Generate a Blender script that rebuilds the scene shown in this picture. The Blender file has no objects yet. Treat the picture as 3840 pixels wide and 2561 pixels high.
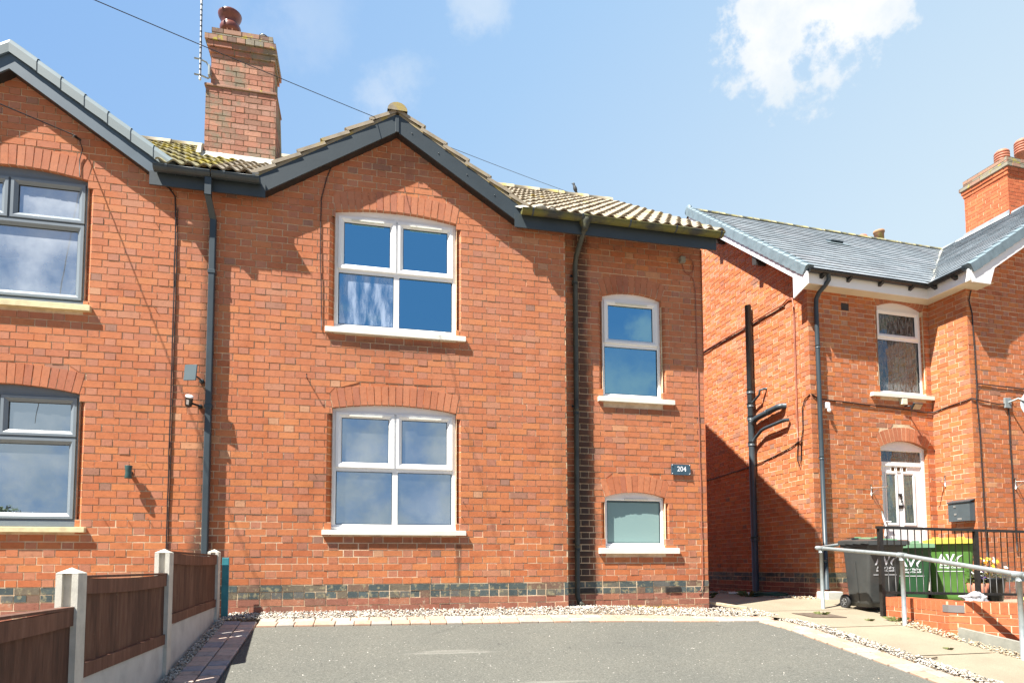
import bpy, math, random
from mathutils import Vector, Matrix, noise as mnoise
random.seed(7)
SC = bpy.context.scene
COL = SC.collection
R = math.radians

# ---------------------------------------------------------------- camera
cam_d = bpy.data.cameras.new('camera'); cam = bpy.data.objects.new('camera', cam_d); COL.objects.link(cam)
yaw, pitch, roll = 0.2264, 0.0650, -0.0043
cyw, syw, cp, sp = math.cos(yaw), math.sin(yaw), math.cos(pitch), math.sin(pitch)
fwd = Vector((syw*cp, cyw*cp, sp)); rgt = Vector((cyw, -syw, 0)); upv = rgt.cross(fwd)
r2 = rgt*math.cos(roll) + upv*math.sin(roll); u2 = -rgt*math.sin(roll) + upv*math.cos(roll)
m = Matrix((( r2.x, u2.x, -fwd.x, 1.39), (r2.y, u2.y, -fwd.y, -7.44), (r2.z, u2.z, -fwd.z, 0.495), (0, 0, 0, 1)))
cam.matrix_world = m
cam_d.sensor_width = 36; cam_d.lens = 22.72; cam_d.shift_y = 0.1784; cam_d.clip_end = 3000; cam_d.clip_start = 0.05
SC.camera = cam

# ---------------------------------------------------------------- world, sun, exposure
SUN = Vector((-1.95, -1.0, 3.35)).normalized()          # towards the sun
w = bpy.data.worlds.new('World'); SC.world = w; w.use_nodes = True
nt = w.node_tree; nt.nodes.clear()
def N(t, kind, **kw):
    n = t.nodes.new(kind)
    for k, v in kw.items(): setattr(n, k, v)
    return n
sky = N(nt, 'ShaderNodeTexSky', sky_type='NISHITA', sun_disc=False)
sky.sun_elevation = math.asin(SUN.z); sky.sun_rotation = math.atan2(SUN.x, SUN.y) % (2*math.pi)
sky.air_density = 1.0; sky.dust_density = 0.6; sky.ozone_density = 1.6
bg = N(nt, 'ShaderNodeBackground'); bg.inputs[1].default_value = 0.05
out = N(nt, 'ShaderNodeOutputWorld')
tc = N(nt, 'ShaderNodeTexCoord')
sep = N(nt, 'ShaderNodeSeparateXYZ'); nt.links.new(tc.outputs['Generated'], sep.inputs[0])
def M(op, a, b=None, c=None, clamp=False, t=nt):
    n = t.nodes.new('ShaderNodeMath'); n.operation = op; n.use_clamp = clamp
    for i, v in enumerate((a, b, c)):
        if v is None: continue
        if isinstance(v, (int, float)): n.inputs[i].default_value = v
        else: t.links.new(v, n.inputs[i])
    return n.outputs[0]
def maprange(v, a, b, c=0, d=1, t=nt, smooth=True):
    n = t.nodes.new('ShaderNodeMapRange'); n.interpolation_type = 'SMOOTHSTEP' if smooth else 'LINEAR'
    t.links.new(v, n.inputs[0])
    for i, x in zip((1, 2, 3, 4), (a, b, c, d)): n.inputs[i].default_value = x
    return n.outputs[0]
X_, Y_, Z_ = sep.outputs
# thin high haze, thicker towards the right of the street and the horizon
az = M('ADD', M('MULTIPLY', X_, 0.75), M('MULTIPLY', Z_, -0.75))
side = maprange(Y_, -0.25, 0.25)                    # 0 over the street, 1 behind the houses
hz = ramp_w = N(nt, 'ShaderNodeValToRGB'); hz.color_ramp.elements[0].color = (2.05, 3.75, 6.7, 1); hz.color_ramp.elements[1].color = (5.2, 6.4, 7.25, 1)
e_ = hz.color_ramp.elements.new(0.45); e_.color = (3.15, 4.9, 7.15, 1)
nt.links.new(maprange(az, -0.75, 0.20, 0, 1, smooth=False), hz.inputs[0])
hzm = N(nt, 'ShaderNodeMixRGB'); hzm.inputs[1].default_value = (0.95, 2.1, 4.2, 1); nt.links.new(side, hzm.inputs[0]); nt.links.new(hz.outputs[0], hzm.inputs[2])
# cumulus: noise on a plane above
zc = M('MAXIMUM', Z_, 0.04)
comb = N(nt, 'ShaderNodeCombineXYZ')
nt.links.new(M('DIVIDE', X_, M('ADD', zc, 0.25)), comb.inputs[0]); nt.links.new(M('DIVIDE', Y_, M('ADD', zc, 0.25)), comb.inputs[1])
cn = N(nt, 'ShaderNodeTexNoise'); cn.inputs['Scale'].default_value = 2.2; cn.inputs['Detail'].default_value = 7; cn.inputs['Roughness'].default_value = 0.55
nt.links.new(comb.outputs[0], cn.inputs['Vector'])
wn = N(nt, 'ShaderNodeTexNoise'); wn.inputs['Scale'].default_value = 8.0; wn.inputs['Detail'].default_value = 9; wn.inputs['Roughness'].default_value = 0.62
nt.links.new(tc.outputs['Generated'], wn.inputs['Vector'])
# one white cloud up to the right, wisps over the roofs, and a bank of cloud low across the street (seen in the windows)
def blob(dirv, r0, r1, amp=0.9):
    d = N(nt, 'ShaderNodeVectorMath', operation='DISTANCE'); d.inputs[1].default_value = Vector(dirv).normalized()
    nt.links.new(tc.outputs['Generated'], d.inputs[0])
    v = M('ADD', d.outputs['Value'], M('MULTIPLY', M('SUBTRACT', wn.outputs[0], 0.5), amp))
    return maprange(v, r1, r0, 0, 1)
CL = CLOUDS = []
c1 = M('MAXIMUM', blob((0.520, 0.584, 0.632), 0.048, 0.076, 0.30), blob((0.458, 0.625, 0.634), 0.032, 0.056, 0.28))
c1b = M('MAXIMUM', blob((0.466, 0.645, 0.610), 0.018, 0.044, 0.26), blob((0.500, 0.560, 0.66), 0.07, 0.10, 0.30))
wisp = M('MULTIPLY', blob((-0.083, 0.758, 0.647), 0.0, 0.09, 0.30), 0.20)
wisp2 = M('MULTIPLY', blob((0.02, 0.806, 0.591), 0.0, 0.06, 0.26), 0.38)
wisp3 = M('MULTIPLY', blob((0.13, 0.725, 0.677), 0.0, 0.04, 0.2), 0.45)
bankm = M('MULTIPLY', maprange(Y_, 0.1, -0.3), maprange(Z_, 0.36, 0.24))
bank = M('MULTIPLY', bankm, maprange(wn.outputs[0], 0.40, 0.60, 0.22, 0.95))
puffr = M('MULTIPLY', blob((0.395, -0.85, 0.352), 0.0, 0.055, 0.28), 0.75)
puff = M('MULTIPLY', maprange(Y_, 0.1, -0.3), maprange(cn.outputs[0], 0.60, 0.70, 0, 0.8))
cl = M('MAXIMUM', M('MAXIMUM', c1, c1b), M('MAXIMUM', wisp, M('MAXIMUM', wisp2, wisp3)))
cl = M('MAXIMUM', cl, M('MAXIMUM', puffr, M('MAXIMUM', bank, puff)), clamp=True)
mixh = N(nt, 'ShaderNodeMixRGB'); mixh.inputs[0].default_value = 0.90
nt.links.new(hzm.outputs[0], mixh.inputs[2]); nt.links.new(sky.outputs[0], mixh.inputs[1])
cbk = N(nt, 'ShaderNodeMixRGB'); cbk.inputs[1].default_value = (3.6, 4.1, 4.6, 1); nt.links.new(side, cbk.inputs[0])
mixc = N(nt, 'ShaderNodeMixRGB'); cshade = maprange(wn.outputs[0], 0.35, 0.62, 0, 1); cmx = N(nt, 'ShaderNodeMixRGB'); cmx.inputs[1].default_value = (5.9, 6.5, 7.0, 1); cmx.inputs[2].default_value = (7.5, 7.55, 7.6, 1); nt.links.new(cshade, cmx.inputs[0]); nt.links.new(cmx.outputs[0], cbk.inputs[2]); nt.links.new(cbk.outputs[0], mixc.inputs[2])
nt.links.new(cl, mixc.inputs[0]); nt.links.new(mixh.outputs[0], mixc.inputs[1])
nt.links.new(mixc.outputs[0], bg.inputs[0]); nt.links.new(bg.outputs[0], out.inputs[0])

ld = bpy.data.lights.new('sun', 'SUN'); ld.energy = 5.0; ld.angle = R(0.5); ld.color = (1.0, 0.955, 0.88)
sun = bpy.data.objects.new('sun', ld); COL.objects.link(sun); sun.rotation_euler = SUN.to_track_quat('Z', 'Y').to_euler()
sun.location = (-20, -10, 40)
SC.view_settings.view_transform = 'Standard'; SC.view_settings.look = 'None'
SC.view_settings.exposure = 1.48; SC.view_settings.gamma = 1
SC.cycles.max_bounces = 6

# ---------------------------------------------------------------- materials
def newmat(name):
    mt = bpy.data.materials.new(name); mt.use_nodes = True
    t = mt.node_tree; b = t.nodes['Principled BSDF']
    return mt, t, b
def objco(t, scale=(1, 1, 1)):
    c = t.nodes.new('ShaderNodeTexCoord'); mp = t.nodes.new('ShaderNodeMapping'); mp.inputs['Scale'].default_value = scale
    t.links.new(c.outputs['Object'], mp.inputs[0]); return mp.outputs[0]
def noise(t, vec, scale, detail=4, rough=0.55):
    n = t.nodes.new('ShaderNodeTexNoise'); n.inputs['Scale'].default_value = scale; n.inputs['Detail'].default_value = detail
    n.inputs['Roughness'].default_value = rough; t.links.new(vec, n.inputs['Vector']); return n.outputs[0]
def ramp(t, fac, stops, interp='LINEAR'):
    n = t.nodes.new('ShaderNodeValToRGB'); n.color_ramp.interpolation = interp
    while len(n.color_ramp.elements) > 1: n.color_ramp.elements.remove(n.color_ramp.elements[-1])
    for i, (p, c) in enumerate(stops):
        e = n.color_ramp.elements[0] if i == 0 else n.color_ramp.elements.new(p)
        e.position = p; e.color = (c[0], c[1], c[2], 1)
    t.links.new(fac, n.inputs[0]); return n.outputs[0]
def mix(t, fac, a, b, mode='MIX'):
    n = t.nodes.new('ShaderNodeMixRGB'); n.blend_type = mode
    for i, v in enumerate((fac, a, b)):
        if isinstance(v, (int, float)): n.inputs[i].default_value = v
        elif isinstance(v, tuple): n.inputs[i].default_value = (v[0], v[1], v[2], 1)
        else: t.links.new(v, n.inputs[i])
    return n.outputs[0]
def bump(t, b, h, strength=0.3, dist=0.01):
    n = t.nodes.new('ShaderNodeBump'); n.inputs['Strength'].default_value = strength; n.inputs['Distance'].default_value = dist
    t.links.new(h, n.inputs['Height']); t.links.new(n.outputs[0], b.inputs['Normal'])
def plain(name, col, rough=0.5, var=0.12, scale=6, bmp=0.0, metal=0.0, stretch=(1, 1, 1), spec=0.5, vscale=None):
    mt, t, b = newmat(name); v = objco(t, stretch); n = noise(t, v, scale, 5, 0.6)
    c2 = tuple(x*(1-var*1.6) for x in col); c3 = tuple(min(1, x*(1+var)) for x in col)
    t.links.new(ramp(t, n, [(0.3, c2), (0.5, col), (0.7, c3)]), b.inputs['Base Color'])
    b.inputs['Roughness'].default_value = rough; b.inputs['Metallic'].default_value = metal
    b.inputs['Specular IOR Level'].default_value = spec
    if bmp: bump(t, b, noise(t, v, vscale or scale*12, 5, 0.7), bmp, 0.004)
    return mt
def island(name, stops, rough=0.85, grain=70, bmp=0.5, patch=None, dist=0.004, interp='CONSTANT', soot=None, bloom=False):
    """one colour per loose piece, with fine grain on top"""
    mt, t, b = newmat(name); g = t.nodes.new('ShaderNodeNewGeometry'); v = objco(t)
    c = ramp(t, g.outputs['Random Per Island'], stops, interp)
    n1 = noise(t, v, grain*0.35, 5, 0.65); c = mix(t, 0.5, c, ramp(t, n1, [(0.28, (0.36, 0.32, 0.30)), (0.44, (0.95, 0.95, 0.95)), (0.58, (1.05, 1.05, 1.05)), (0.78, (1.45, 1.45, 1.45))]), 'MULTIPLY')
    n3 = noise(t, v, 1.1, 3, 0.5); c = mix(t, 0.55, c, ramp(t, n3, [(0.3, (0.84, 0.80, 0.80)), (0.5, (1, 1, 1)), (0.75, (1.12, 1.14, 1.14))]), 'MULTIPLY')
    n4 = noise(t, v, 4.5, 6, 0.7); c = mix(t, 0.6, c, ramp(t, n4, [(0.30, (0.66, 0.62, 0.60)), (0.45, (1, 1, 1)), (0.62, (1.03, 1.04, 1.05)), (0.75, (1.18, 1.22, 1.25))]), 'MULTIPLY')
    if bloom:  # tints the brick paler and pinker with height, in patches
        sz = t.nodes.new('ShaderNodeSeparateXYZ'); t.links.new(v, sz.inputs[0])
        bl = M('MULTIPLY', maprange(sz.outputs[2], 0.8, 4.2, 0.12, 0.62, t=t), maprange(noise(t, v, 2.3, 6, 0.7), 0.30, 0.62, 0.25, 1.0, t=t), t=t)
        c = mix(t, bl, c, mix(t, 0.5, c, (0.50, 0.26, 0.185)))
    if patch:
        pn = noise(t, v, patch[1], 6, 0.65); c = mix(t, maprange(pn, patch[2], patch[3], 0, patch[4], t=t), c, patch[0])
    if soot:                                   # grime where water has run by pipes and sills; gable peak and corner darker
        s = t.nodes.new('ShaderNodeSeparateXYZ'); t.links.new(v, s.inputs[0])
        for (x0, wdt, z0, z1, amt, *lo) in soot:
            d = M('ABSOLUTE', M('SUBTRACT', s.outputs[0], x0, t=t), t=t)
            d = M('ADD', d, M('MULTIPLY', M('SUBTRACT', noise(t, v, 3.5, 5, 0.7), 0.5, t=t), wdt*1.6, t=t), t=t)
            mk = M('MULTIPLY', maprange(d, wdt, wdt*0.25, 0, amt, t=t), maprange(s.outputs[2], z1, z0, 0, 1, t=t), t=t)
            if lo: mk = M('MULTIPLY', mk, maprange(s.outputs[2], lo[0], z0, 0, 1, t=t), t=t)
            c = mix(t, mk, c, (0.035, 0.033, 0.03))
    t.links.new(c, b.inputs['Base Color']); b.inputs['Roughness'].default_value = rough
    b.inputs['Specular IOR Level'].default_value = 0.25
    n2 = noise(t, v, grain, 6, 0.75); bump(t, b, n2, bmp, dist)
    return mt
RED = [(0, (0.50, 0.162, 0.062)), (0.18, (0.475, 0.148, 0.056)), (0.36, (0.515, 0.178, 0.070)), (0.52, (0.455, 0.138, 0.055)),
       (0.66, (0.53, 0.188, 0.068)), (0.80, (0.485, 0.168, 0.074)), (0.91, (0.43, 0.140, 0.066)), (0.955, (0.45, 0.195, 0.108)), (0.982, (0.33, 0.155, 0.10)), (0.992, (0.55, 0.26, 0.13))]
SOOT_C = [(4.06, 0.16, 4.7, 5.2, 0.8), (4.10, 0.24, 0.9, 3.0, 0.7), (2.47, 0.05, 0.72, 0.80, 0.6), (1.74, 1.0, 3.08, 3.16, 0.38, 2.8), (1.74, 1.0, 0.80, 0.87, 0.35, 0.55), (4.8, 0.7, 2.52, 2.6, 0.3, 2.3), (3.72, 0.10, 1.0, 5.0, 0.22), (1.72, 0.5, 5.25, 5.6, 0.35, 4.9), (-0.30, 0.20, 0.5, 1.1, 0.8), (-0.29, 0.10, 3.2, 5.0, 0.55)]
m_brick = island('red_brick', RED, soot=SOOT_C, bloom=True)
m_brick_r = island('red_brick_neighbour', [(p, (c[0]*1.02, c[1]*1.02, c[2]*1.0)) for p, c in RED])
HEAD = [(0, (0.48, 0.165, 0.074)), (0.25, (0.45, 0.165, 0.085)), (0.45, (0.50, 0.165, 0.064)), (0.62, (0.43, 0.172, 0.100)), (0.78, (0.47, 0.190, 0.105)), (0.90, (0.38, 0.155, 0.095)), (0.965, (0.29, 0.150, 0.105)), (0.985, (0.52, 0.27, 0.15))]
m_head = island('brick_headers', HEAD, soot=SOOT_C, bloom=True)
m_brick_arch = island('arch_brick', [(0, (0.46, 0.165, 0.078)), (0.3, (0.42, 0.14, 0.065)), (0.6, (0.49, 0.18, 0.085)), (0.85, (0.38, 0.13, 0.07))], bloom=True)
m_blue = island('blue_engineering_brick', [(0, (0.085, 0.105, 0.10)), (0.2, (0.15, 0.14, 0.11)), (0.35, (0.095, 0.118, 0.115)), (0.5, (0.17, 0.14, 0.10)), (0.65, (0.07, 0.09, 0.09)), (0.8, (0.13, 0.128, 0.115)), (0.9, (0.19, 0.12, 0.085))], rough=0.55, patch=((0.36, 0.31, 0.18), 14, 0.52, 0.62, 0.7))
m_base = island('plinth_brick', [(0, (0.36, 0.14, 0.09)), (0.3, (0.30, 0.125, 0.085)), (0.6, (0.40, 0.17, 0.10)), (0.85, (0.27, 0.13, 0.09))], patch=((0.46, 0.38, 0.27), 9, 0.58, 0.68, 0.7))
m_newbrick = island('new_red_brick', [(0, (0.52, 0.14, 0.058)), (0.4, (0.48, 0.125, 0.052)), (0.7, (0.56, 0.16, 0.065))], bmp=0.25)
m_chim = island('chimney_brick', [(0, (0.44, 0.20, 0.13)), (0.25, (0.37, 0.17, 0.115)), (0.5, (0.40, 0.22, 0.16)), (0.75, (0.30, 0.16, 0.11)), (0.9, (0.47, 0.24, 0.16))], patch=((0.215, 0.20, 0.14), 2.4, 0.47, 0.60, 0.85), bmp=0.9)
m_chimcap = island('weathered_chimney_cap', [(0, (0.27, 0.24, 0.18)), (0.4, (0.34, 0.20, 0.14)), (0.7, (0.24, 0.22, 0.17)), (0.85, (0.20, 0.13, 0.10))], patch=((0.42, 0.36, 0.06), 7, 0.56, 0.63, 0.9))
def mortar(name, a, b_, c):
    mt, t, b = newmat(name); v = objco(t)
    t.links.new(ramp(t, noise(t, v, 5, 6, 0.7), [(0.28, a), (0.5, b_), (0.75, c)]), b.inputs['Base Color'])
    b.inputs['Roughness'].default_value = 0.95; b.inputs['Specular IOR Level'].default_value = 0.1
    bump(t, b, noise(t, v, 120, 5, 0.8), 0.6, 0.006); return mt
m_mortar = mortar('lime_mortar', (0.42, 0.29, 0.18), (0.66, 0.50, 0.33), (0.84, 0.69, 0.50))
m_mortar_d = mortar('dirty_mortar', (0.17, 0.15, 0.10), (0.32, 0.27, 0.18), (0.44, 0.38, 0.24))
m_white = plain('white_upvc', (0.86, 0.86, 0.85), 0.35, 0.02, 3, spec=0.25)
m_greyu = plain('grey_upvc', (0.145, 0.175, 0.205), 0.35, 0.05, 3)
m_greyu2 = plain('grey_sash_upvc', (0.19, 0.225, 0.255), 0.35, 0.05, 3)
m_anth = plain('anthracite_paint', (0.040, 0.056, 0.066), 0.42, 0.15, 4)
m_board = plain('anthracite_board', (0.040, 0.053, 0.060), 0.45, 0.10, 3, 0.15)
m_black = plain('black_plastic', (0.022, 0.025, 0.027), 0.35, 0.2, 5)
m_dirtblack = plain('weathered_gutter', (0.055, 0.058, 0.045), 0.5, 0.4, 5)
def mossy(name, base, moss, scale, a, b_):
    mt, t, b = newmat(name); v = objco(t); n = noise(t, v, scale, 6, 0.65)
    c = mix(t, maprange(n, a, b_, 0, 0.9, t=t), ramp(t, noise(t, v, 9, 4), [(0.3, tuple(x*0.7 for x in base)), (0.6, base)]), moss)
    t.links.new(c, b.inputs['Base Color']); b.inputs['Roughness'].default_value = 0.7
    bump(t, b, noise(t, v, 60, 5, 0.7), 0.3, 0.005); return mt
m_gutmoss = mossy('mossy_gutter', (0.05, 0.055, 0.05), (0.15, 0.145, 0.03), 2.6, 0.42, 0.6)
m_stone = plain('painted_stone_sill', (0.74, 0.72, 0.63), 0.7, 0.06, 4, 0.2)
m_sand = plain('sandstone_sill', (0.66, 0.57, 0.34), 0.8, 0.12, 14, 0.3)
m_tile = mossy('concrete_roof_tile', (0.33, 0.275, 0.195), (0.34, 0.25, 0.055), 1.9, 0.58, 0.70)
m_tile_l = mossy('mossy_roof_tile', (0.28, 0.25, 0.14), (0.40, 0.33, 0.045), 2.2, 0.46, 0.60)
m_ridge = mossy('lichen_ridge_tile', (0.30, 0.25, 0.165), (0.36, 0.27, 0.06), 6, 0.46, 0.62)
m_verge = plain('grey_dry_verge', (0.19, 0.235, 0.245), 0.5, 0.06, 3)
m_slate = island('grey_slate_tile', [(0, (0.235, 0.265, 0.285)), (0.3, (0.265, 0.295, 0.315)), (0.6, (0.215, 0.245, 0.265)), (0.85, (0.285, 0.31, 0.33))], rough=0.6, grain=25, bmp=0.1)
m_lead = plain('lead_flashing', (0.30, 0.33, 0.35), 0.5, 0.2, 6, 0.3)
m_wlead = plain('white_mortar_flashing', (0.48, 0.47, 0.41), 0.8, 0.15, 8, 0.4)
m_wood = None
def wood(name, a, b_, c):
    mt, t, b = newmat(name); v = objco(t, (1, 1, 0.12)); v2 = objco(t)
    col = ramp(t, noise(t, v, 26, 6, 0.6), [(0.25, a), (0.5, b_), (0.78, c)])
    g = t.nodes.new('ShaderNodeNewGeometry')
    col = mix(t, 0.6, col, ramp(t, g.outputs['Random Per Island'], [(0, (0.75, 0.72, 0.7)), (1, (1.25, 1.2, 1.15))]), 'MULTIPLY')
    col = mix(t, maprange(noise(t, v2, 22, 6, 0.7), 0.64, 0.74, 0, 0.5, t=t), col, (0.30, 0.22, 0.17))
    t.links.new(col, b.inputs['Base Color']); b.inputs['Roughness'].default_value = 0.75
    bump(t, b, noise(t, v, 60, 6, 0.7), 0.5, 0.004); return mt
m_fence = wood('dark_brown_timber', (0.055, 0.026, 0.015), (0.115, 0.052, 0.030), (0.20, 0.105, 0.065))
m_rail = wood('brown_fence_rail', (0.075, 0.034, 0.02), (0.135, 0.060, 0.036), (0.21, 0.11, 0.07))
m_plank = wood('bleached_plank', (0.30, 0.24, 0.16), (0.42, 0.34, 0.23), (0.5, 0.42, 0.3))
m_conc = plain('cast_concrete', (0.60, 0.575, 0.49), 0.9, 0.14, 7, 0.5, vscale=150)
m_kerb = plain('weathered_kerb', (0.25, 0.25, 0.21), 0.9, 0.15, 9, 0.4)
m_conc2 = plain('gravel_board_concrete', (0.55, 0.55, 0.50), 0.9, 0.12, 5, 0.5, vscale=150)
m_teal = plain('teal_painted_board', (0.035, 0.22, 0.26), 0.5, 0.2, 8)
m_galv = plain('galvanised_steel', (0.33, 0.37, 0.37), 0.42, 0.10, 20, 0.1, metal=0.35)
m_railblk = plain('black_painted_steel', (0.022, 0.02, 0.018), 0.4, 0.3, 20)
def tarmac():
    mt, t, b = newmat('worn_tarmac'); v = objco(t)
    f = noise(t, v, 55, 6, 0.95); c = ramp(t, f, [(0.30, (0.030, 0.030, 0.026)), (0.44, (0.100, 0.100, 0.086)), (0.56, (0.140, 0.139, 0.120)), (0.70, (0.30, 0.295, 0.255))])
    big = noise(t, v, 0.8, 4, 0.6); c = mix(t, 0.6, c, ramp(t, big, [(0.3, (0.80, 0.81, 0.82)), (0.7, (1.12, 1.10, 1.06))]), 'MULTIPLY')
    sp_ = noise(t, v, 38, 3, 0.5); c = mix(t, maprange(sp_, 0.70, 0.73, 0, 0.8, t=t), c, (0.55, 0.53, 0.47))
    dk = noise(t, v, 7, 6, 0.7); c = mix(t, maprange(dk, 0.635, 0.72, 0, 0.6, t=t), c, (0.04, 0.04, 0.036))
    v2 = objco(t, (0.6, 6.5, 1)); st = noise(t, v2, 1.1, 3, 0.4); c = mix(t, maprange(st, 0.69, 0.80, 0, 0.22, t=t), c, (0.42, 0.40, 0.35))
    t.links.new(c, b.inputs['Base Color']); b.inputs['Roughness'].default_value = 0.9; b.inputs['Specular IOR Level'].default_value = 0.2
    bump(t, b, f, 0.25, 0.004); return mt
m_tarmac = tarmac()
def path_mat():
    mt, t, b = newmat('concrete_path'); v = objco(t)
    f = noise(t, v, 120, 5, 0.8); c = ramp(t, f, [(0.3, (0.18, 0.15, 0.105)), (0.5, (0.285, 0.24, 0.170)), (0.72, (0.37, 0.32, 0.24))])
    c = mix(t, 0.7, c, ramp(t, noise(t, v, 1.6, 5, 0.6), [(0.3, (0.74, 0.73, 0.70)), (0.7, (1.1, 1.08, 1.05))]), 'MULTIPLY')
    t.links.new(c, b.inputs['Base Color']); b.inputs['Roughness'].default_value = 0.92; bump(t, b, f, 0.6, 0.005); return mt
m_path = path_mat()
m_soil = plain('soil_and_grit', (0.20, 0.15, 0.095), 0.95, 0.4, 20, 0.6)
m_road = plain('street_asphalt', (0.10, 0.10, 0.10), 0.9, 0.15, 3, 0.4)
m_block = island('tumbled_paving_block', [(0, (0.46, 0.36, 0.30)), (0.2, (0.34, 0.33, 0.34)), (0.38, (0.52, 0.40, 0.33)), (0.55, (0.42, 0.38, 0.35)), (0.72, (0.56, 0.43, 0.35)), (0.88, (0.30, 0.30, 0.32))], bmp=0.3)
m_block2 = island('buff_paving_block', [(0, (0.40, 0.285, 0.205)), (0.25, (0.34, 0.30, 0.25)), (0.45, (0.44, 0.295, 0.21)), (0.7, (0.37, 0.31, 0.25)), (0.85, (0.42, 0.32, 0.24))], bmp=0.3)
m_gravel = island('limestone_chippings', [(0, (0.42, 0.38, 0.32)), (0.2, (0.58, 0.54, 0.47)), (0.45, (0.33, 0.29, 0.24)), (0.6, (0.62, 0.58, 0.51)), (0.76, (0.48, 0.40, 0.30)), (0.87, (0.10, 0.095, 0.09))], bmp=0.2)
m_dirtgrav = island('sandy_grit', [(0, (0.42, 0.33, 0.22)), (0.3, (0.52, 0.42, 0.28)), (0.6, (0.33, 0.26, 0.18)), (0.8, (0.62, 0.54, 0.42))], bmp=0.2)
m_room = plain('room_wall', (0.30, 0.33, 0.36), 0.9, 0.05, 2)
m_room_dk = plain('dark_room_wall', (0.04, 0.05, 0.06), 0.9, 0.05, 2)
m_curtain = plain('white_cloth', (0.80, 0.82, 0.84), 0.9, 0.05, 3)
def glass(name, refl=0.35, tint=(0.72, 0.8, 0.84), gcol=(0.60, 0.86, 1.0), diffuse_mix=None, wob=0.02):
    mt, t, b = newmat(name); t.nodes.remove(b); o = t.nodes['Material Output']
    gl = t.nodes.new('ShaderNodeBsdfGlossy'); gl.inputs['Roughness'].default_value = 0.0; gl.inputs[0].default_value = (*gcol, 1)
    tr = t.nodes.new('ShaderNodeBsdfTransparent'); tr.inputs[0].default_value = (*tint, 1)
    lw = t.nodes.new('ShaderNodeFresnel'); lw.inputs[0].default_value = 1.5
    v = objco(t); bn = t.nodes.new('ShaderNodeBump'); bn.inputs['Strength'].default_value = wob; bn.inputs['Distance'].default_value = 0.02
    t.links.new(noise(t, v, 2.2, 2), bn.inputs['Height']); t.links.new(bn.outputs[0], gl.inputs['Normal'])
    mx = t.nodes.new('ShaderNodeMixShader'); t.links.new(M('ADD', lw.outputs[0], refl, clamp=True, t=t), mx.inputs[0])
    t.links.new(tr.outputs[0], mx.inputs[1]); t.links.new(gl.outputs[0], mx.inputs[2]); res = mx.outputs[0]
    if diffuse_mix:
        df = t.nodes.new('ShaderNodeBsdfDiffuse'); df.inputs[0].default_value = (*diffuse_mix[0], 1)
        vv = objco(t, diffuse_mix[1]); ms = maprange(noise(t, vv, diffuse_mix[2], 6, 0.6), diffuse_mix[3], diffuse_mix[4], 0, diffuse_mix[5], t=t)
        m2 = t.nodes.new('ShaderNodeMixShader'); t.links.new(ms, m2.inputs[0]); t.links.new(res, m2.inputs[1]); t.links.new(df.outputs[0], m2.inputs[2]); res = m2.outputs[0]
    t.links.new(res, o.inputs[0]); return mt
m_glass = glass('window_glass', 0.66, gcol=(0.50, 0.88, 1.0))
m_glass_lo = glass('ground_floor_glass', 0.62, gcol=(0.84, 0.95, 1.0), diffuse_mix=((0.55, 0.6, 0.64), (1, 1, 1), 1.5, 0.3, 0.8, 0.25))
m_glass_smear = glass('whitewashed_glass', 0.62, gcol=(0.55, 0.88, 1.0), diffuse_mix=((0.50, 0.60, 0.76), (4.0, 1, 0.8), 2.6, 0.34, 0.70, 0.62))
m_glass_pale = glass('upstairs_glass_painted_sheen', 0.50, diffuse_mix=((0.72, 0.78, 0.84), (1, 1, 1), 0.9, 0.25, 0.75, 0.62))  # white mixed into the pane stands for its bright reflection and curtain
m_frost = glass('frosted_glass', 0.16, diffuse_mix=((0.27, 0.40, 0.385), (1, 1, 1), 1.0, 0.0, 0.4, 0.85))
m_obsc = glass('patterned_glass', 0.14, tint=(0.6, 0.63, 0.66), diffuse_mix=((0.28, 0.30, 0.31), (14, 14, 3), 3, 0.3, 0.7, 0.7), wob=0.35)
m_doorglass = glass('leaded_door_glass', 0.12, diffuse_mix=((0.22, 0.25, 0.20), (12, 12, 2), 3, 0.3, 0.7, 0.8), wob=0.3)
m_terra = plain('terracotta', (0.46, 0.17, 0.10), 0.6, 0.15, 8, 0.2)
m_terra_dk = plain('dark_glazed_clay', (0.17, 0.055, 0.038), 0.35, 0.25, 8)
m_terra_moss = mossy('mossy_clay', (0.40, 0.22, 0.12), (0.40, 0.31, 0.08), 6, 0.45, 0.6)
m_steel = plain('dull_metal', (0.5, 0.5, 0.48), 0.35, 0.1, 10, metal=0.7)
m_cable = plain('black_cable', (0.02, 0.018, 0.018), 0.5, 0.1)
m_cable_r = plain('brown_painted_pipe', (0.33, 0.12, 0.075), 0.5, 0.15)
m_binblk = plain('charcoal_bin_plastic', (0.060, 0.064, 0.062), 0.38, 0.15, 3, 0.1)
m_bingrn = plain('dark_green_bin_plastic', (0.03, 0.105, 0.042), 0.4, 0.12, 3, 0.1)
m_bingrn2 = plain('bright_green_bin_plastic', (0.095, 0.225, 0.045), 0.4, 0.12, 3, 0.1)
m_lidgrn = plain('faded_green_lid', (0.13, 0.25, 0.14), 0.45, 0.1, 3)
m_lidyel = plain('yellow_bin_lid', (0.55, 0.43, 0.06), 0.4, 0.08, 3)
m_print = plain('white_print', (0.80, 0.82, 0.84), 0.6, 0.05)
m_rubber = plain('black_rubber', (0.03, 0.03, 0.03), 0.7, 0.1)
m_leaf = plain('weed_green', (0.115, 0.13, 0.035), 0.7, 0.35, 30)
m_leafdk = plain('foliage', (0.045, 0.09, 0.022), 0.75, 0.5, 3)
m_bark = plain('bark', (0.10, 0.075, 0.05), 0.9, 0.3, 8, 0.5)
m_hose = plain('green_hose', (0.015, 0.06, 0.04), 0.45, 0.2)
m_plate = plain('slate_blue_plate', (0.045, 0.085, 0.115), 0.25, 0.1, 6)
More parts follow.
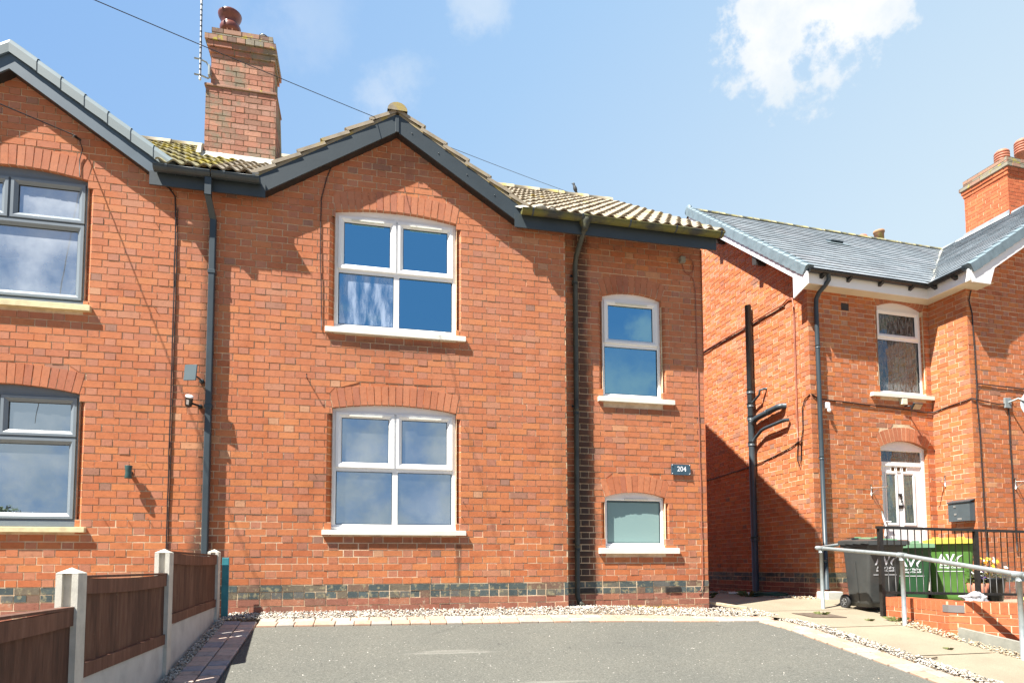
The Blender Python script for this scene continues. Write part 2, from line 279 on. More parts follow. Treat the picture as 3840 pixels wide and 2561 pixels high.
m_iron = plain('cast_iron', (0.035, 0.03, 0.027), 0.7, 0.3, 20, 0.3)
m_petal = [plain('white_petal', (0.8, 0.78, 0.70), 0.7, 0.05), plain('yellow_petal', (0.8, 0.58, 0.04), 0.7, 0.1), plain('orange_petal', (0.75, 0.28, 0.02), 0.7, 0.1), plain('purple_petal', (0.10, 0.04, 0.22), 0.7, 0.1)]

# ---------------------------------------------------------------- mesh helpers
class MB:
    def __init__(s): s.v = []; s.f = []; s.m = []; s.sm = []
    def poly(s, pts, m=0):
        k = len(s.v); s.v += [tuple(p) for p in pts]; s.f.append(tuple(range(k, k+len(pts)))); s.m.append(m); s.sm.append(False)
    def hexa(s, p, m=0, skip=()):
        """8 points: bottom ring 0-3, top ring 4-7"""
        k = len(s.v); s.v += [tuple(q) for q in p]
        for i, f in enumerate(((3, 2, 1, 0), (4, 5, 6, 7), (0, 1, 5, 4), (1, 2, 6, 5), (2, 3, 7, 6), (3, 0, 4, 7))):
            if i in skip: continue
            s.f.append(tuple(k+j for j in f)); s.m.append(m); s.sm.append(False)
    def box(s, x0, x1, y0, y1, z0, z1, m=0, T=None):
        p = [(x0, y0, z0), (x1, y0, z0), (x1, y1, z0), (x0, y1, z0), (x0, y0, z1), (x1, y0, z1), (x1, y1, z1), (x0, y1, z1)]
        if T: p = [T(*q) for q in p]
        s.hexa(p, m)
    def cbox(s, x0, x1, y0, y1, z0, z1, c=0.01, m=0, T=None):
        """box with chamfered vertical and top edges"""
        k = len(s.v)
        def ring(i, z): return [(x0+i+c, y0+i, z), (x1-i-c, y0+i, z), (x1-i, y0+i+c, z), (x1-i, y1-i-c, z), (x1-i-c, y1-i, z), (x0+i+c, y1-i, z), (x0+i, y1-i-c, z), (x0+i, y0+i+c, z)]
        P = ring(0, z0)+ring(0, z1-c)+ring(c, z1)
        if T: P = [T(*q) for q in P]
        s.v += [tuple(q) for q in P]
        for r in range(2):
            for i in range(8):
                j = (i+1) % 8; s.f.append((k+r*8+i, k+r*8+j, k+r*8+8+j, k+r*8+8+i)); s.m.append(m); s.sm.append(False)
        s.f.append(tuple(k+16+i for i in range(8))); s.m.append(m); s.sm.append(False)
        s.f.append(tuple(k+i for i in reversed(range(8)))); s.m.append(m); s.sm.append(False)
    def tube(s, pts, r, n=8, m=0, cap=True):
        pts = [Vector(p) for p in pts]; k = len(s.v); rr = r if isinstance(r, (list, tuple)) else [r]*len(pts); prev = None
        for i, p in enumerate(pts):
            d = (pts[min(i+1, len(pts)-1)]-pts[max(i-1, 0)]).normalized()
            if prev is None:
                a = Vector((0, 0, 1)) if abs(d.z) < 0.9 else Vector((1, 0, 0)); u = d.cross(a).normalized()
            else: u = (prev - d*prev.dot(d)).normalized()
            prev = u; w_ = d.cross(u)
            for j in range(n):
                a = 2*math.pi*j/n; s.v.append(tuple(p+(u*math.cos(a)+w_*math.sin(a))*rr[i]))
        for i in range(len(pts)-1):
            for j in range(n):
                a = k+i*n+j; b = k+i*n+(j+1) % n; s.f.append((a, b, b+n, a+n)); s.m.append(m); s.sm.append(True)
        if cap:
            s.f.append(tuple(k+j for j in range(n))); s.m.append(m); s.sm.append(False)
            e = k+(len(pts)-1)*n; s.f.append(tuple(e+j for j in reversed(range(n)))); s.m.append(m); s.sm.append(False)
    def lathe(s, prof, c, n=20, m=0, tilt=None, smooth=True):
        k = len(s.v); c = Vector(c)
        for (r, z) in prof:
            for j in range(n):
                a = 2*math.pi*j/n; p = Vector((r*math.cos(a), r*math.sin(a), z))
                if tilt is not None: p = tilt @ p
                s.v.append(tuple(c+p))
        for i in range(len(prof)-1):
            for j in range(n):
                a = k+i*n+j; b = k+i*n+(j+1) % n; s.f.append((a, b, b+n, a+n)); s.m.append(m); s.sm.append(smooth)
        for i, rev in ((0, True), (len(prof)-1, False)):
            if prof[i][0] > 1e-4:
                e = k+i*n; s.f.append(tuple(e+j for j in (reversed(range(n)) if rev else range(n)))); s.m.append(m); s.sm.append(False)
    def build(s, name, mats, parent=None, inv=True):
        if not isinstance(mats, (list, tuple)): mats = [mats]
        me = bpy.data.meshes.new(name); me.from_pydata(s.v, [], s.f)
        for mt in mats: me.materials.append(mt)
        me.polygons.foreach_set('material_index', s.m); me.polygons.foreach_set('use_smooth', s.sm); me.update()
        o = bpy.data.objects.new(name, me); COL.objects.link(o)
        if parent is not None:
            o.parent = parent
            if inv: o.matrix_parent_inverse = world_of(parent).inverted()
        return o
WM = {}
def world_of(o):
    if o is None: return Matrix.Identity(4)
    if o.name in WM: return WM[o.name]
    return Matrix.Identity(4)          # meshes are modelled in world space
def empty(name, loc=(0, 0, 0), rz=0):
    o = bpy.data.objects.new(name, None); o.empty_display_size = 0.2; COL.objects.link(o)
    o.location = loc; o.rotation_euler = (0, 0, rz); WM[o.name] = Matrix.Translation(loc) @ Matrix.Rotation(rz, 4, 'Z'); return o
def tag(o, label=None, cat=None, group=None, kind=None):
    if label: o['label'] = label
    if cat: o['category'] = cat
    if group: o['group'] = group
    if kind: o['kind'] = kind
    return o
def attach(o, parent): o.parent = parent; o.matrix_parent_inverse = world_of(parent).inverted(); return o
def copy_tree(o, parent=None):
    c = o.copy(); COL.objects.link(c)
    if parent is not None: c.parent = parent
    for ch in [x for x in bpy.data.objects if x.parent == o]: copy_tree(ch, c)
    return c
def text_mesh(name, s, size, M4, mat, parent, bold=0.0, sx=1.0):
    cu = bpy.data.curves.new(name, 'FONT'); cu.body = s; cu.size = size; cu.align_x = 'CENTER'; cu.align_y = 'CENTER'; cu.offset = bold
    o = bpy.data.objects.new(name+'_src', cu); COL.objects.link(o)
    dg = bpy.context.evaluated_depsgraph_get(); me = bpy.data.meshes.new_from_object(o.evaluated_get(dg))
    bpy.data.objects.remove(o); me.transform(Matrix.Diagonal((sx, 1, 1, 1))); me.transform(M4); me.materials.clear(); me.materials.append(mat)
    r = bpy.data.objects.new(name, me); COL.objects.link(r)
    if parent: attach(r, parent)
    return r

# ---------------------------------------------------------------- brickwork
CO, PER = 0.0765, 0.326
def brick_wall(mb, T, s0, s1, z0, top, openings=(), kinds=None, gable=None, phase=0.0, depth=0.10, bond='flemish', jit=1.0, cut=None, step=0.04, mort=1, ch=CO, head=None, flush=False):
    """bricks (slots from kinds(course)) plus a recessed mortar face (slot mort). T(s, d, z) places; d is outwards."""
    bh = ch-0.0098
    def bar(z):                                  # sideways limits at height z
        a, b = s0, s1
        if gable and z > gable[1]: a, b = max(a, gable[0]-(gable[2]-z)/gable[3]), min(b, gable[0]+(gable[2]-z)/gable[3])
        return a, b
    def cham(o, zb): return o.get('ch', 0) and zb > o['z0']+0.12 and zb+bh < o['z1']-0.06
    def hole(o, z, zr):
        if z < o['z0']-1e-4: return None
        if z <= o['z1']: e = o.get('ch', 0) if cham(o, zr) else 0; return o['s0']-e, o['s1']+e
        if 'R' not in o: return None
        sk = (z-o['z1'])*math.tan(o['al']); hw = (o['s1']-o['s0'])/2+sk
        q = (o['R']+0.222)**2-(z-o['zc'])**2
        if q <= 0: return None
        hw = min(hw, math.sqrt(q))
        if z > o['zc']+o['R']+0.222: return None
        return o['sc']-hw-0.006, o['sc']+hw+0.006
    for o in openings:
        o['sc'] = (o['s0']+o['s1'])/2; W = (o['s1']-o['s0'])/2
        if o.get('rise', 0): o['R'] = (W*W+o['rise']**2)/(2*o['rise']); o['zc'] = o['z1']+o['rise']-o['R']; o['al'] = math.asin(W/o['R'])
    nc = int((top-z0)/ch)+1
    for k in range(nc):
        zb = z0+k*ch; zt = min(zb+bh, top)
        if zt-zb < 0.02: continue
        kd = kinds(k) if kinds else ('F', 0)
        pat, slot = kd
        row = []
        a = s0-PER*2+phase+((k % 2)*PER/2 if pat == 'F' else (k % 2)*0.115)
        while a < s1+0.1:
            if pat == 'F': row += [(a, a+0.2078, 0), (a+0.2172, a+0.3166, 5)]; a += PER
            elif pat == 'H': row += [(a, a+0.1035, 0)]; a += 0.1145
            else: row += [(a, a+0.218, 0)]; a += 0.229
        a0, b0 = bar(zb); a1, b1 = bar(zt-0.001)
        if b1-a1 < 0.03: continue
        hs = []; fills = []
        for o in openings:
            h0 = hole(o, zb+0.001, zb); h1 = hole(o, zt-0.001, zb)
            if h0 is None and h1 is None: continue
            if h0 is None: h0 = h1 if zb < o['z0']-0.02 else h1
            if h1 is None:
                c_ = o['sc']; h1 = (c_-0.02, c_+0.02) if 'R' in o and zt > o['z1'] else h0
            hs.append((h0, h1))
            if 'R' in o and zb > o['z1']+o['rise']+0.01: fills.append(h0)
        for (a, b, hd) in row:
            ja, jb = random.uniform(-1, 1)*0.002*jit, random.uniform(-1, 1)*0.002*jit
            pieces = [[max(a+ja, a0), min(b+jb, b0), max(a+ja, a1), min(b+jb, b1)]]     # xl_bottom, xr_bottom, xl_top, xr_top
            for h0, h1 in hs:
                nxt = []
                for p in pieces:
                    L = [p[0], min(p[1], h0[0]), p[2], min(p[3], h1[0])]; Rr = [max(p[0], h0[1]), p[1], max(p[2], h1[1]), p[3]]
                    if p[1] <= h0[0] and p[3] <= h1[0]: nxt.append(p); continue
                    if p[0] >= h0[1] and p[2] >= h1[1]: nxt.append(p); continue
                    for q in (L, Rr):
                        q[1] = max(q[1], q[0]) if q[1] > q[0]-0.02 else q[1]
                        if q[1]-q[0] > -0.001 and q[3]-q[2] > -0.001 and (q[1]-q[0])+(q[3]-q[2]) > 0.03: nxt.append(q)
                pieces = nxt
            for h in fills:
                x0_, x1_ = max(a+ja, h[0]), min(b+jb, h[1])
                if x1_-x0_ > 0.012: mb.hexa([T(x0_, -.0045, zb), T(x1_, -.0045, zb), T(x1_, -.05, zb), T(x0_, -.05, zb), T(x0_, -.0045, zt), T(x1_, -.0045, zt), T(x1_, -.05, zt), T(x0_, -.05, zt)], slot, skip=(4,))
            for p in pieces:
                if (p[1]-p[0])+(p[3]-p[2]) < 0.03 or p[1] < p[0]-1e-3 or p[3] < p[2]-1e-3: continue
                d = random.uniform(-0.0032, 0.0026)*jit; dz0 = random.uniform(-1.2, 1.6)*0.0012*jit; dz1 = random.uniform(-1.8, 1)*0.0014*jit
                t0, t1 = random.uniform(-.0008, .0008)*jit, random.uniform(-.0008, .0008)*jit
                q = [T(p[0], d+t0, zb+dz0), T(p[1], d+t1, zb+dz0), T(p[1], -depth, zb+dz0), T(p[0], -depth, zb+dz0), T(p[2], d+t0, zt+dz1), T(p[3], d+t1, zt+dz1), T(p[3], -depth, zt+dz1), T(p[2], -depth, zt+dz1)]
                mb.hexa(q, head if (hd and slot == 0 and head is not None) else slot, skip=(4,))
    # mortar face
    n = max(1, int((s1-s0)/step)); e = -0.0048
    def em(z): return -0.0078 if z > 1.02 else -0.0040
    def topz(s):
        if gable: return max(gable[1], min(top, gable[2]-abs(s-gable[0])*gable[3])) if gable else top
        return top
    def chz(o):
        ks = [z0+k*ch for k in range(nc) if cham(o, z0+k*ch)]; return ks[0]-0.004, ks[-1]+ch-0.004
    cuts = sorted(set([s0+(s1-s0)*i/n for i in range(n+1)]+[v for o in openings for v in (o['s0']-o.get('ch', 0), o['s1']+o.get('ch', 0), o['s0'], o['s1'])]))
    for a, b in zip(cuts[:-1], cuts[1:]):
        mid = (a+b)/2; za = z0
        segs = []
        for o in sorted(openings, key=lambda o: o['z0']):
            if o['s0'] <= mid <= o['s1']:
                inn = lambda s, o=o: (o['zc']+math.sqrt(max(0, o['R']**2-(s-o['sc'])**2))) if 'R' in o else o['z1']
                segs.append((za, za, o['z0'], o['z0'])); za = (inn(a), inn(b))
            elif o.get('ch', 0) and (o['s0']-o['ch'] <= mid <= o['s1']+o['ch']):
                zl, zh = chz(o); segs.append((za, za, zl, zl)); za = (zh, zh)
        segs.append((za, za, topz(a), topz(b)))
        for (l0, l1, h0, h1) in segs:
            la, lb = (l0 if not isinstance(l0, tuple) else l0[0]), (l1 if not isinstance(l1, tuple) else l1[1])
            zc_ = 50 if flush else 1.02+0.16*mnoise.noise((a*1.3, 0.5, z0))
            if max(la, lb) < zc_-.02 and min(h0, h1) > zc_+.02:
                mb.poly([T(a, -.0042, la), T(b, -.0042, lb), T(b, -.0042, zc_), T(a, -.0042, zc_)], mort); mb.poly([T(a, -.0076, zc_), T(b, -.0076, zc_), T(b, -.0076, h1), T(a, -.0076, h0)], mort)
            else:
                q_ = -.0042 if (h0+la)/2 < 1.02 or flush else -.0076; mb.poly([T(a, q_, la), T(b, q_, lb), T(b, q_, h1), T(a, q_, h0)], mort)
    for o in openings:
        if o.get('ch', 0):
            c = o['ch']; za_, zb_ = chz(o)
            for sgn, s in ((1, o['s0']), (-1, o['s1'])): mb.poly([T(s-c*sgn, -.004, za_), T(s-.001*sgn, -c-.003, za_), T(s-.001*sgn, -c-.003, zb_), T(s-c*sgn, -.004, zb_)], mort)
    for o in openings:                           # reveals in mortar, ring of voussoirs, chamfered jambs
        for sgn, s in ((1, o['s0']), (-1, o['s1'])):
            mb.poly([T(s-0.004*sgn, e, o['z0']), T(s-0.004*sgn, -0.16, o['z0']), T(s-0.004*sgn, -0.16, o['z1']), T(s-0.004*sgn, e, o['z1'])], mort)
        if o.get('ch', 0):
            c = o['ch']; zb = z0
            while zb < o['z1']:
                if cham(o, zb):
                    for sgn, s in ((1, o['s0']), (-1, o['s1'])):
                        j = random.uniform(-0.0015, 0.0015)
                        P = [(s-c*sgn, 0.0+j), (s+j, -c), (s+j, -0.13), (s-c*sgn, -0.13)]
                        mb.hexa([T(x, d, zb) for x, d in P]+[T(x, d, zb+bh) for x, d in P], o.get('slot', 0))
                        if zb < o['z0']+0.135+ch:       # stop brick below
                            pass
                zb += ch
        if 'R' in o and o.get('ring', True):
            arc = 2*o['al']*o['R']; nv = max(3, round(arc/0.0765)); da = 2*o['al']/nv
            for i in range(nv):
                a0 = -o['al']+i*da+0.0045/o['R']; a1 = -o['al']+(i+1)*da-0.0045/o['R']; j = random.uniform(-0.003, 0.002); r0, r1 = o['R']+random.uniform(-.002, .002), o['R']+0.215+random.uniform(-.004, .004)
                f = lambda r, a, d: T(o['sc']+r*math.sin(a), d, o['zc']+r*math.cos(a))
                mb.hexa([f(r0, a0, j), f(r0, a1, j), f(r0, a1, -0.11), f(r0, a0, -0.11), f(r1, a0, j), f(r1, a1, j), f(r1, a1, -0.11), f(r1, a0, -0.11)], o.get('aslot', 2))
            k_ = 10
            for i in range(k_):                 # mortar soffit above the frame
                a0 = -o['al']+2*o['al']*i/k_; a1 = -o['al']+2*o['al']*(i+1)/k_; r0 = o['R']+0.003
                f = lambda r, a, d: T(o['sc']+r*math.sin(a), d, o['zc']+r*math.cos(a))
                mb.poly([f(r0, a0, e), f(r0, a1, e), f(r0, a1, -0.15), f(r0, a0, -0.15)], mort)

def ring(mb, T, o, i, d0, d1, m=0, back=-0.12, flat=0.4):
    """picture frame o=(s0,s1,z0,z1) outer, i inner; face at d0 sloping to d1 at the inner edge"""
    def lerp(k): return tuple(o[j]+(i[j]-o[j])*k for j in range(4))
    mdl = lerp(flat)
    R_ = lambda r, d: [T(r[0], d, r[2]), T(r[1], d, r[2]), T(r[1], d, r[3]), T(r[0], d, r[3])]
    loops = [R_(o, back), R_(o, d0), R_(mdl, d0), R_(i, d1), R_(i, back)]
    for a, b in zip(loops[:-1], loops[1:]):
        for j in range(4): mb.poly([a[j], a[(j+1) % 4], b[(j+1) % 4], b[j]], m)

def window(parent, T, s0, s1, z0, z1, rise, frame_m, sash_m, sill=None, layout='four', panes=None, glassm=None, room=None, inv=True, df=-0.062, sillbox=None, vents=True, sdim=None):
    mb = MB(); b = 0.046
    # arched head filler
    if rise:
        W = (s1-s0)/2; Rr = (W*W+rise*rise)/(2*rise); sc = (s0+s1)/2; zc = z1+rise-Rr; n = 14
        pt = [(s0+(s1-s0)*i/n) for i in range(n+1)]; zz = [zc+math.sqrt(Rr*Rr-(p-sc)**2) for p in pt]
        for i in range(n):
            mb.poly([T(pt[i], df+0.004, z1-0.005), T(pt[i+1], df+0.004, z1-0.005), T(pt[i+1], df+0.004, zz[i+1]+0.006), T(pt[i], df+0.004, zz[i]+0.006)])
    ring(mb, T, (s0, s1, z0, z1), (s0+b, s1-b, z0+b, z1-b+0.006), df, df-0.012, back=df-0.07, flat=0.7)
    bars = []
    if layout in ('four', 'two_over_one', 'one_over_one'):
        zt = panes['zt']; mb.box(s0+b-0.001, s1-b+0.001, 0, 1, zt-0.032, zt+0.032, T=lambda x, y, z: T(x, df-0.003-0.05*y, z))
    if layout in ('four', 'two_over_one'):
        sm = panes['sm']; zlo = z0+b-0.001 if layout == 'four' else panes['zt']+0.031
        mb.box(sm-0.031, sm+0.031, 0, 1, zlo, z1-b+0.001, T=lambda x, y, z: T(x, df-0.0045-0.05*y, z))
    wdw = mb.build('window', frame_m, parent, inv)
    def sub(mbx, nm, mt):
        o = mbx.build(nm, mt, wdw, inv)
        if not inv: o.matrix_parent_inverse = Matrix.Identity(4)
        return o
    if layout == 'four':
        sm, zt = panes['sm'], panes['zt']
        cells = [('s', s0+b-.008, sm-.012, zt+.012, z1-b+.01), ('s', sm+.012, s1-b+.008, zt+.012, z1-b+.01), ('f', s0+b, sm-.031, z0+b, zt-.032), ('f', sm+.031, s1-b, z0+b, zt-.032)]
    elif layout == 'two_over_one':
        sm, zt = panes['sm'], panes['zt']
        cells = [('s', s0+b-.008, sm-.012, zt+.012, z1-b+.01), ('s', sm+.012, s1-b+.008, zt+.012, z1-b+.01), ('s', s0+b-.008, s1-b+.008, z0+b-.008, zt-.012)]
    elif layout == 'one_over_one':
        zt = panes['zt']; cells = [('s', s0+b-.008, s1-b+.008, zt+.012, z1-b+.01), ('f', s0+b, s1-b, z0+b, zt-.032)]
    else: cells = [('f', s0+b, s1-b, z0+b, z1-b-0.01)]
    for n_, (k, a, c, e, f) in enumerate(cells):
        if k == 's':
            mb = MB(); w_ = 0.062; ring(mb, T, (a, c, e, f), (a+w_, c-w_, e+w_*0.95, f-w_*0.95), df+0.018, df-0.006, back=df-0.04, flat=0.45); sub(mb, 'sash', sash_m)
            a, c, e, f = a+w_, c-w_, e+w_*0.95, f-w_*0.95
        g = glassm[n_] if isinstance(glassm, list) else glassm
        mb = MB(); dp = df-0.02-0.0008*n_; mb.poly([T(a-.01, dp, e-.01), T(c+.01, dp, e-.01), T(c+.01, dp, f+.01), T(a-.01, dp, f+.01)]); sub(mb, 'pane', g)
        mb = MB(); ring(mb, T, (a-.002, c+.002, e-.002, f+.002), (a+.006, c-.006, e+.006, f-.006), df-0.008, df-0.016, back=df-0.03); sub(mb, 'gasket', m_black)
        if k == 's' and vents and e > (z0+z1)/2:
            mb = MB(); v0, v1 = a+(c-a)*0.16, c-(c-a)*0.14; mb.cbox(v0, v1, 0, 1, f+0.012, f+0.03, 0.003, T=lambda x, y, z: T(x, df+0.034-0.02*y, z)); sub(mb, 'trickle_vent', m_stone if frame_m is m_white else frame_m)
    if layout == 'single':
        mb = MB(); mb.cbox(s0+.28, s1-.22, 0, 1, z1-0.03, z1-0.012, 0.003, T=lambda x, y, z: T(x, df+0.012-0.012*y, z)); sub(mb, 'trickle_vent', m_stone)
    if room:
        mb = MB(); D = 1.6; q = 0.25; A = [(s0-q, z0-q), (s1+q, z0-q), (s1+q, z1+q), (s0-q, z1+q)]
        for i in range(4):
            a, c = A[i], A[(i+1) % 4]; mb.poly([T(a[0], -0.17, a[1]), T(c[0], -0.17, c[1]), T(c[0], -D, c[1]), T(a[0], -D, a[1])])
        mb.poly([T(x, -D, z) for x, z in A]); sub(mb, 'room_interior', room)
    if sillbox:
        a, c, zb_, zt_, dd = sillbox[:5]; mb = MB(); ns = 24
        for i in range(ns): pass
        mb.cbox(a, c, 0, 1, zb_, zt_, 0.006, T=lambda x, y, z: T(x, dd-(dd+0.12)*y, z-(0.012*(1-y) if z > zb_+0.02 else 0)))
        sub(mb, 'window_sill', sill)
        mb = MB(); mb.box(s0-.004, s1+.004, 0, 1, zt_-0.002, z0+0.012, T=lambda x, y, z: T(x, df+0.02-(0.06)*y, z)); sub(mb, 'cill_strip', frame_m)
    return wdw

# ================================================================ GROUND
def sstep(x, a, b):
    t = max(0, min(1, (x-a)/(b-a))); return t*t*(3-2*t)
def G(x, y):
    zd = 0.155*min(y, 0) if y > -7.6 else -1.178
    zp = 0.0 if y > 1.1 else (0.08*(y-1.1) if y > -1.26 else -0.189+0.15*(y+1.26))
    if y < -7.6: zp = -1.14
    t = sstep(x, 3.6, 6.2); z = zd+(zp-zd)*t
    return max(z, -1.18)
def grid(name, xs, ys, mt, f, parent=None):
    mb = MB(); nx, ny = len(xs), len(ys)
    mb.v = [(x, y, f(x, y)) for y in ys for x in xs]
    for j in range(ny-1):
        for i in range(nx-1):
            a = j*nx+i; mb.f.append((a, a+1, a+nx+1, a+nx)); mb.m.append(0); mb.sm.append(True)
    return mb.build(name, mt, parent)
def fr(a, b, n): return [a+(b-a)*i/n for i in range(n+1)]
o = grid('ground', [-900, -200, -60, -20]+fr(-10, 14, 48)+[20, 60, 200, 900], [-900, -200, -60, -20]+fr(-9, 9, 60)+[20, 60, 200, 900], m_soil, lambda x, y: G(x, y)-0.03)
tag(o, kind='structure')
def quadsheet(name, P, nu, nv, mt, dz, f=G, kind='structure'):
    """P: four plan corners; follows the ground"""
    mb = MB(); n = nu+1
    for j in range(nv+1):
        for i in range(nu+1):
            u, v = i/nu, j/nv
            x = (P[0][0]*(1-u)+P[1][0]*u)*(1-v)+(P[3][0]*(1-u)+P[2][0]*u)*v; y = (P[0][1]*(1-u)+P[1][1]*u)*(1-v)+(P[3][1]*(1-u)+P[2][1]*u)*v
            mb.v.append((x, y, f(x, y)+dz))
    for j in range(nv):
        for i in range(nu):
            a = j*n+i; mb.f.append((a, a+1, a+n+1, a+n)); mb.m.append(0); mb.sm.append(True)
    o = mb.build(name, mt); tag(o, kind=kind); return o
quadsheet('driveway', [(0.36, -7.55), (6.12, -7.55), (5.80, -0.80), (0.36, -0.61)], 40, 60, m_tarmac, 0.0)
quadsheet('pavement', [(-60, -9.4), (60, -9.4), (60, -7.62), (-60, -7.62)], 30, 2, m_path, -0.002)
quadsheet('road', [(-60, -17), (60, -17), (60, -9.6), (-60, -9.6)], 10, 2, m_road, -0.01, f=lambda x, y: -1.18)
# concrete path with joints
mb = MB()
pslabs = [(-0.05, 1.9), (-1.25, -0.07), (-2.35, -1.27), (-3.6, -2.37), (-5.2, -3.62), (-7.5, -5.22)]
def path_left(y): return 6.32+max(0, -y-2)*.045 if y < -0.7 else (6.32-(y+0.7)*0.66 if y < 0 else 5.84)
def path_right(y): return 7.36 if y < -1.2 else (7.36+(y+1.2)*1.9 if y < -0.55 else 11.5)
for y0, y1 in pslabs:
    ys = fr(y0, y1, 8)
    for a, b in zip(ys[:-1], ys[1:]):
        for k in range(6):
            f = lambda q, y: path_left(y)+(path_right(y)-path_left(y))*q/6
            mb.poly([(f(k, a), a, G(f(k, a), a)+.004), (f(k+1, a), a, G(f(k+1, a), a)+.004), (f(k+1, b), b, G(f(k+1, b), b)+.004), (f(k, b), b, G(f(k, b), b)+.004)])
# side passage
mb.poly([(5.84, 1.9, 0.004), (8.05, 1.9, 0.004), (8.05, 8, 0.004), (5.84, 8, 0.004)])
tag(mb.build('path', m_path), kind='structure')
# block edging: two rows down the left, two along the top, one band down the right
def block(mb, cx, cy, lx, ly, rot, mt=0, h=0.008):
    c, s = math.cos(rot), math.sin(rot); j = random.uniform(-.002, .002)
    def T(x, y, z):
        X = cx+x*c-y*s; Y = cy+x*s+y*c; return (X, Y, G(X, Y)+z+j)
    mb.cbox(-lx/2, lx/2, -ly/2, ly/2, -0.05, h, 0.006, mt, T)
mb = MB(); y = -0.40
while y > -7.3:
    for r in range(2):
        l_ = random.choice((0.13, 0.155, 0.11, 0.145)); pass
    y -= 0.5
for r, x in ((0, 0.105), (1, 0.265)):
    y = -0.34-0.04*r
    while y > -7.4:
        l_ = random.choice((0.10, 0.14, 0.16, 0.12)); block(mb, x, y-l_/2, 0.150, l_-0.010, random.uniform(-.008, .008)); y -= l_
for r in range(2):
    x = 0.36
    while x < 6.0:
        l_ = random.choice((0.19, 0.21, 0.17)); yy = (-0.325-0.155*r)-(x-0.36)/5.5*0.20*(1.0); block(mb, x+l_/2, yy, l_-0.007, 0.147, -0.037, 1); x += l_
y = -0.78
while y > -7.4:
    l_ = random.choice((0.19, 0.21, 0.17)); xx = 5.90+(-y-0.78)/6.7*0.33
    for r in range(2): block(mb, xx+r*0.155, y-l_/2, 0.147, l_-0.007, -0.05, 1)
    y -= l_
tag(mb.build('block_paving', [m_block, m_block2]), kind='structure')
# chippings
def stones(name, n, area, size, mt, label, pile=0.02, cond=None, groundf=G):
    mb = MB(); k = 0
    while k < n:
        x, y = area()
        if cond and not cond(x, y): continue
        k += 1; s = size*random.uniform(0.5, 1.35); a = random.uniform(0, 6.28); c, sn = math.cos(a), math.sin(a)
        z = groundf(x, y)+random.uniform(-0.006, pile); e = [random.uniform(0.55, 1.2) for _ in range(6)]
        P = [(-s*e[0], 0, 0), (0, -s*e[1]*.8, 0), (s*e[2], 0, 0), (0, s*e[3]*.8, 0), (random.uniform(-.3, .3)*s, 0, s*.75*e[4]), (0, 0, -s*.6)]
        b = len(mb.v); mb.v += [(x+p[0]*c-p[1]*sn, y+p[0]*sn+p[1]*c, z+p[2]+s*.3) for p in P]
        for f in ((0, 1, 4), (1, 2, 4), (2, 3, 4), (3, 0, 4), (1, 0, 5), (2, 1, 5), (3, 2, 5), (0, 3, 5)): mb.f.append(tuple(b+i for i in f)); mb.m.append(0); mb.sm.append(False)
    return tag(mb.build(name, mt), label, 'gravel', kind='stuff')
def area_front():
    x = random.uniform(0.0, 6.35); t = (x/6.0); return x, random.uniform(-0.27-0.18*t, 0.0 if x < 3.8 else 0.22)
stones('gravel', 7600, area_front, 0.012, m_gravel, 'white limestone chippings in the strip along the foot of the brick house', cond=lambda x, y: not (x > 5.8 and y > -0.1 and False))
stones('gravel', 3600, lambda: (random.uniform(-0.045, 0.04), random.uniform(-5.5, -0.2)), 0.011, m_gravel, 'narrow line of chippings between the fence gravel boards and the dark paving blocks')
def area_r():
    y = random.uniform(-5.5, -0.7); xx = 5.98+(-y-0.78)/6.7*0.33+0.15; return random.uniform(xx, xx+0.20), y
stones('gravel', 3600, area_r, 0.011, m_gravel, 'ribbon of pale chippings between the tarmac edging and the concrete path')
def area_rr():
    y = random.uniform(-4.5, -1.15); return random.uniform(7.33, 7.62+(-y-1.15)*0.1), y
stones('grit', 3000, area_rr, 0.013, m_dirtgrav, 'sandy grit and crumbled stone beside the concrete path under the low wall', pile=0.03)
stones('rubble', 1500, lambda: (random.uniform(7.2, 8.05)-abs(random.gauss(0, .15)), random.uniform(1.0, 3.6)), 0.018, m_dirtgrav, 'loose grey rubble along the shaded foot of the side wall', cond=lambda x, y: x > 7.95-0.55*max(0, 1-abs(y-2.0)/1.8))

stones('loose_grit', 150, lambda: (random.uniform(.5, 5.9), random.uniform(-4.5, -.8)-abs(random.gauss(0, .1))), 0.007, m_gravel, 'odd loose chippings scattered over the tarmac driveway', pile=0.002)
# ================================================================ CENTRE HOUSE
A = empty('brick_house', (2.8, 0, 0))
tag(A, 'middle red brick house with a pointed gable, dark grey barge boards and white windows', 'house')
TA = lambda s, d, z: (s, -d, z)
TB = lambda s, d, z: (s, 0.225-d, z)
def kinds(off=0):
    def f(k):
        k -= off
        if k == 6: return ('S', 1)
        if k == 5: return ('H', 1)
        if k < 5: return ('S', 3)
        return ('F', 0)
    return f
Z00 = 0.31-7*CO
wm = [m_brick, m_mortar, m_brick_arch, m_base, m_blue, m_head]
def kin(off=0):
    g = kinds(off)
    def f(k):
        p, s = g(k); return (p, {0: 0, 1: 4, 3: 3}[s])
    return f
mb = MB()
opA = [dict(s0=1.037, s1=2.437, z0=0.86, z1=2.288, rise=0.062, ch=0.058), dict(s0=1.037, s1=2.437, z0=3.145, z1=4.585, rise=0.062, ch=0.058)]
brick_wall(mb, TA, -0.24, 3.793, Z00, 5.78, opA[:1]+opA[1:], kin(), gable=(1.725, 4.80, 5.82, 0.72), phase=0.06, head=5)
opB = [dict(s0=4.366, s1=5.19, z0=0.665, z1=1.372, rise=0.066, ch=0.052), dict(s0=4.362, s1=5.188, z0=2.59, z1=3.985, rise=0.066, ch=0.052)]
brick_wall(mb, TB, 3.70, 5.782, Z00, 4.96, opB, kin(), phase=0.13, head=5)
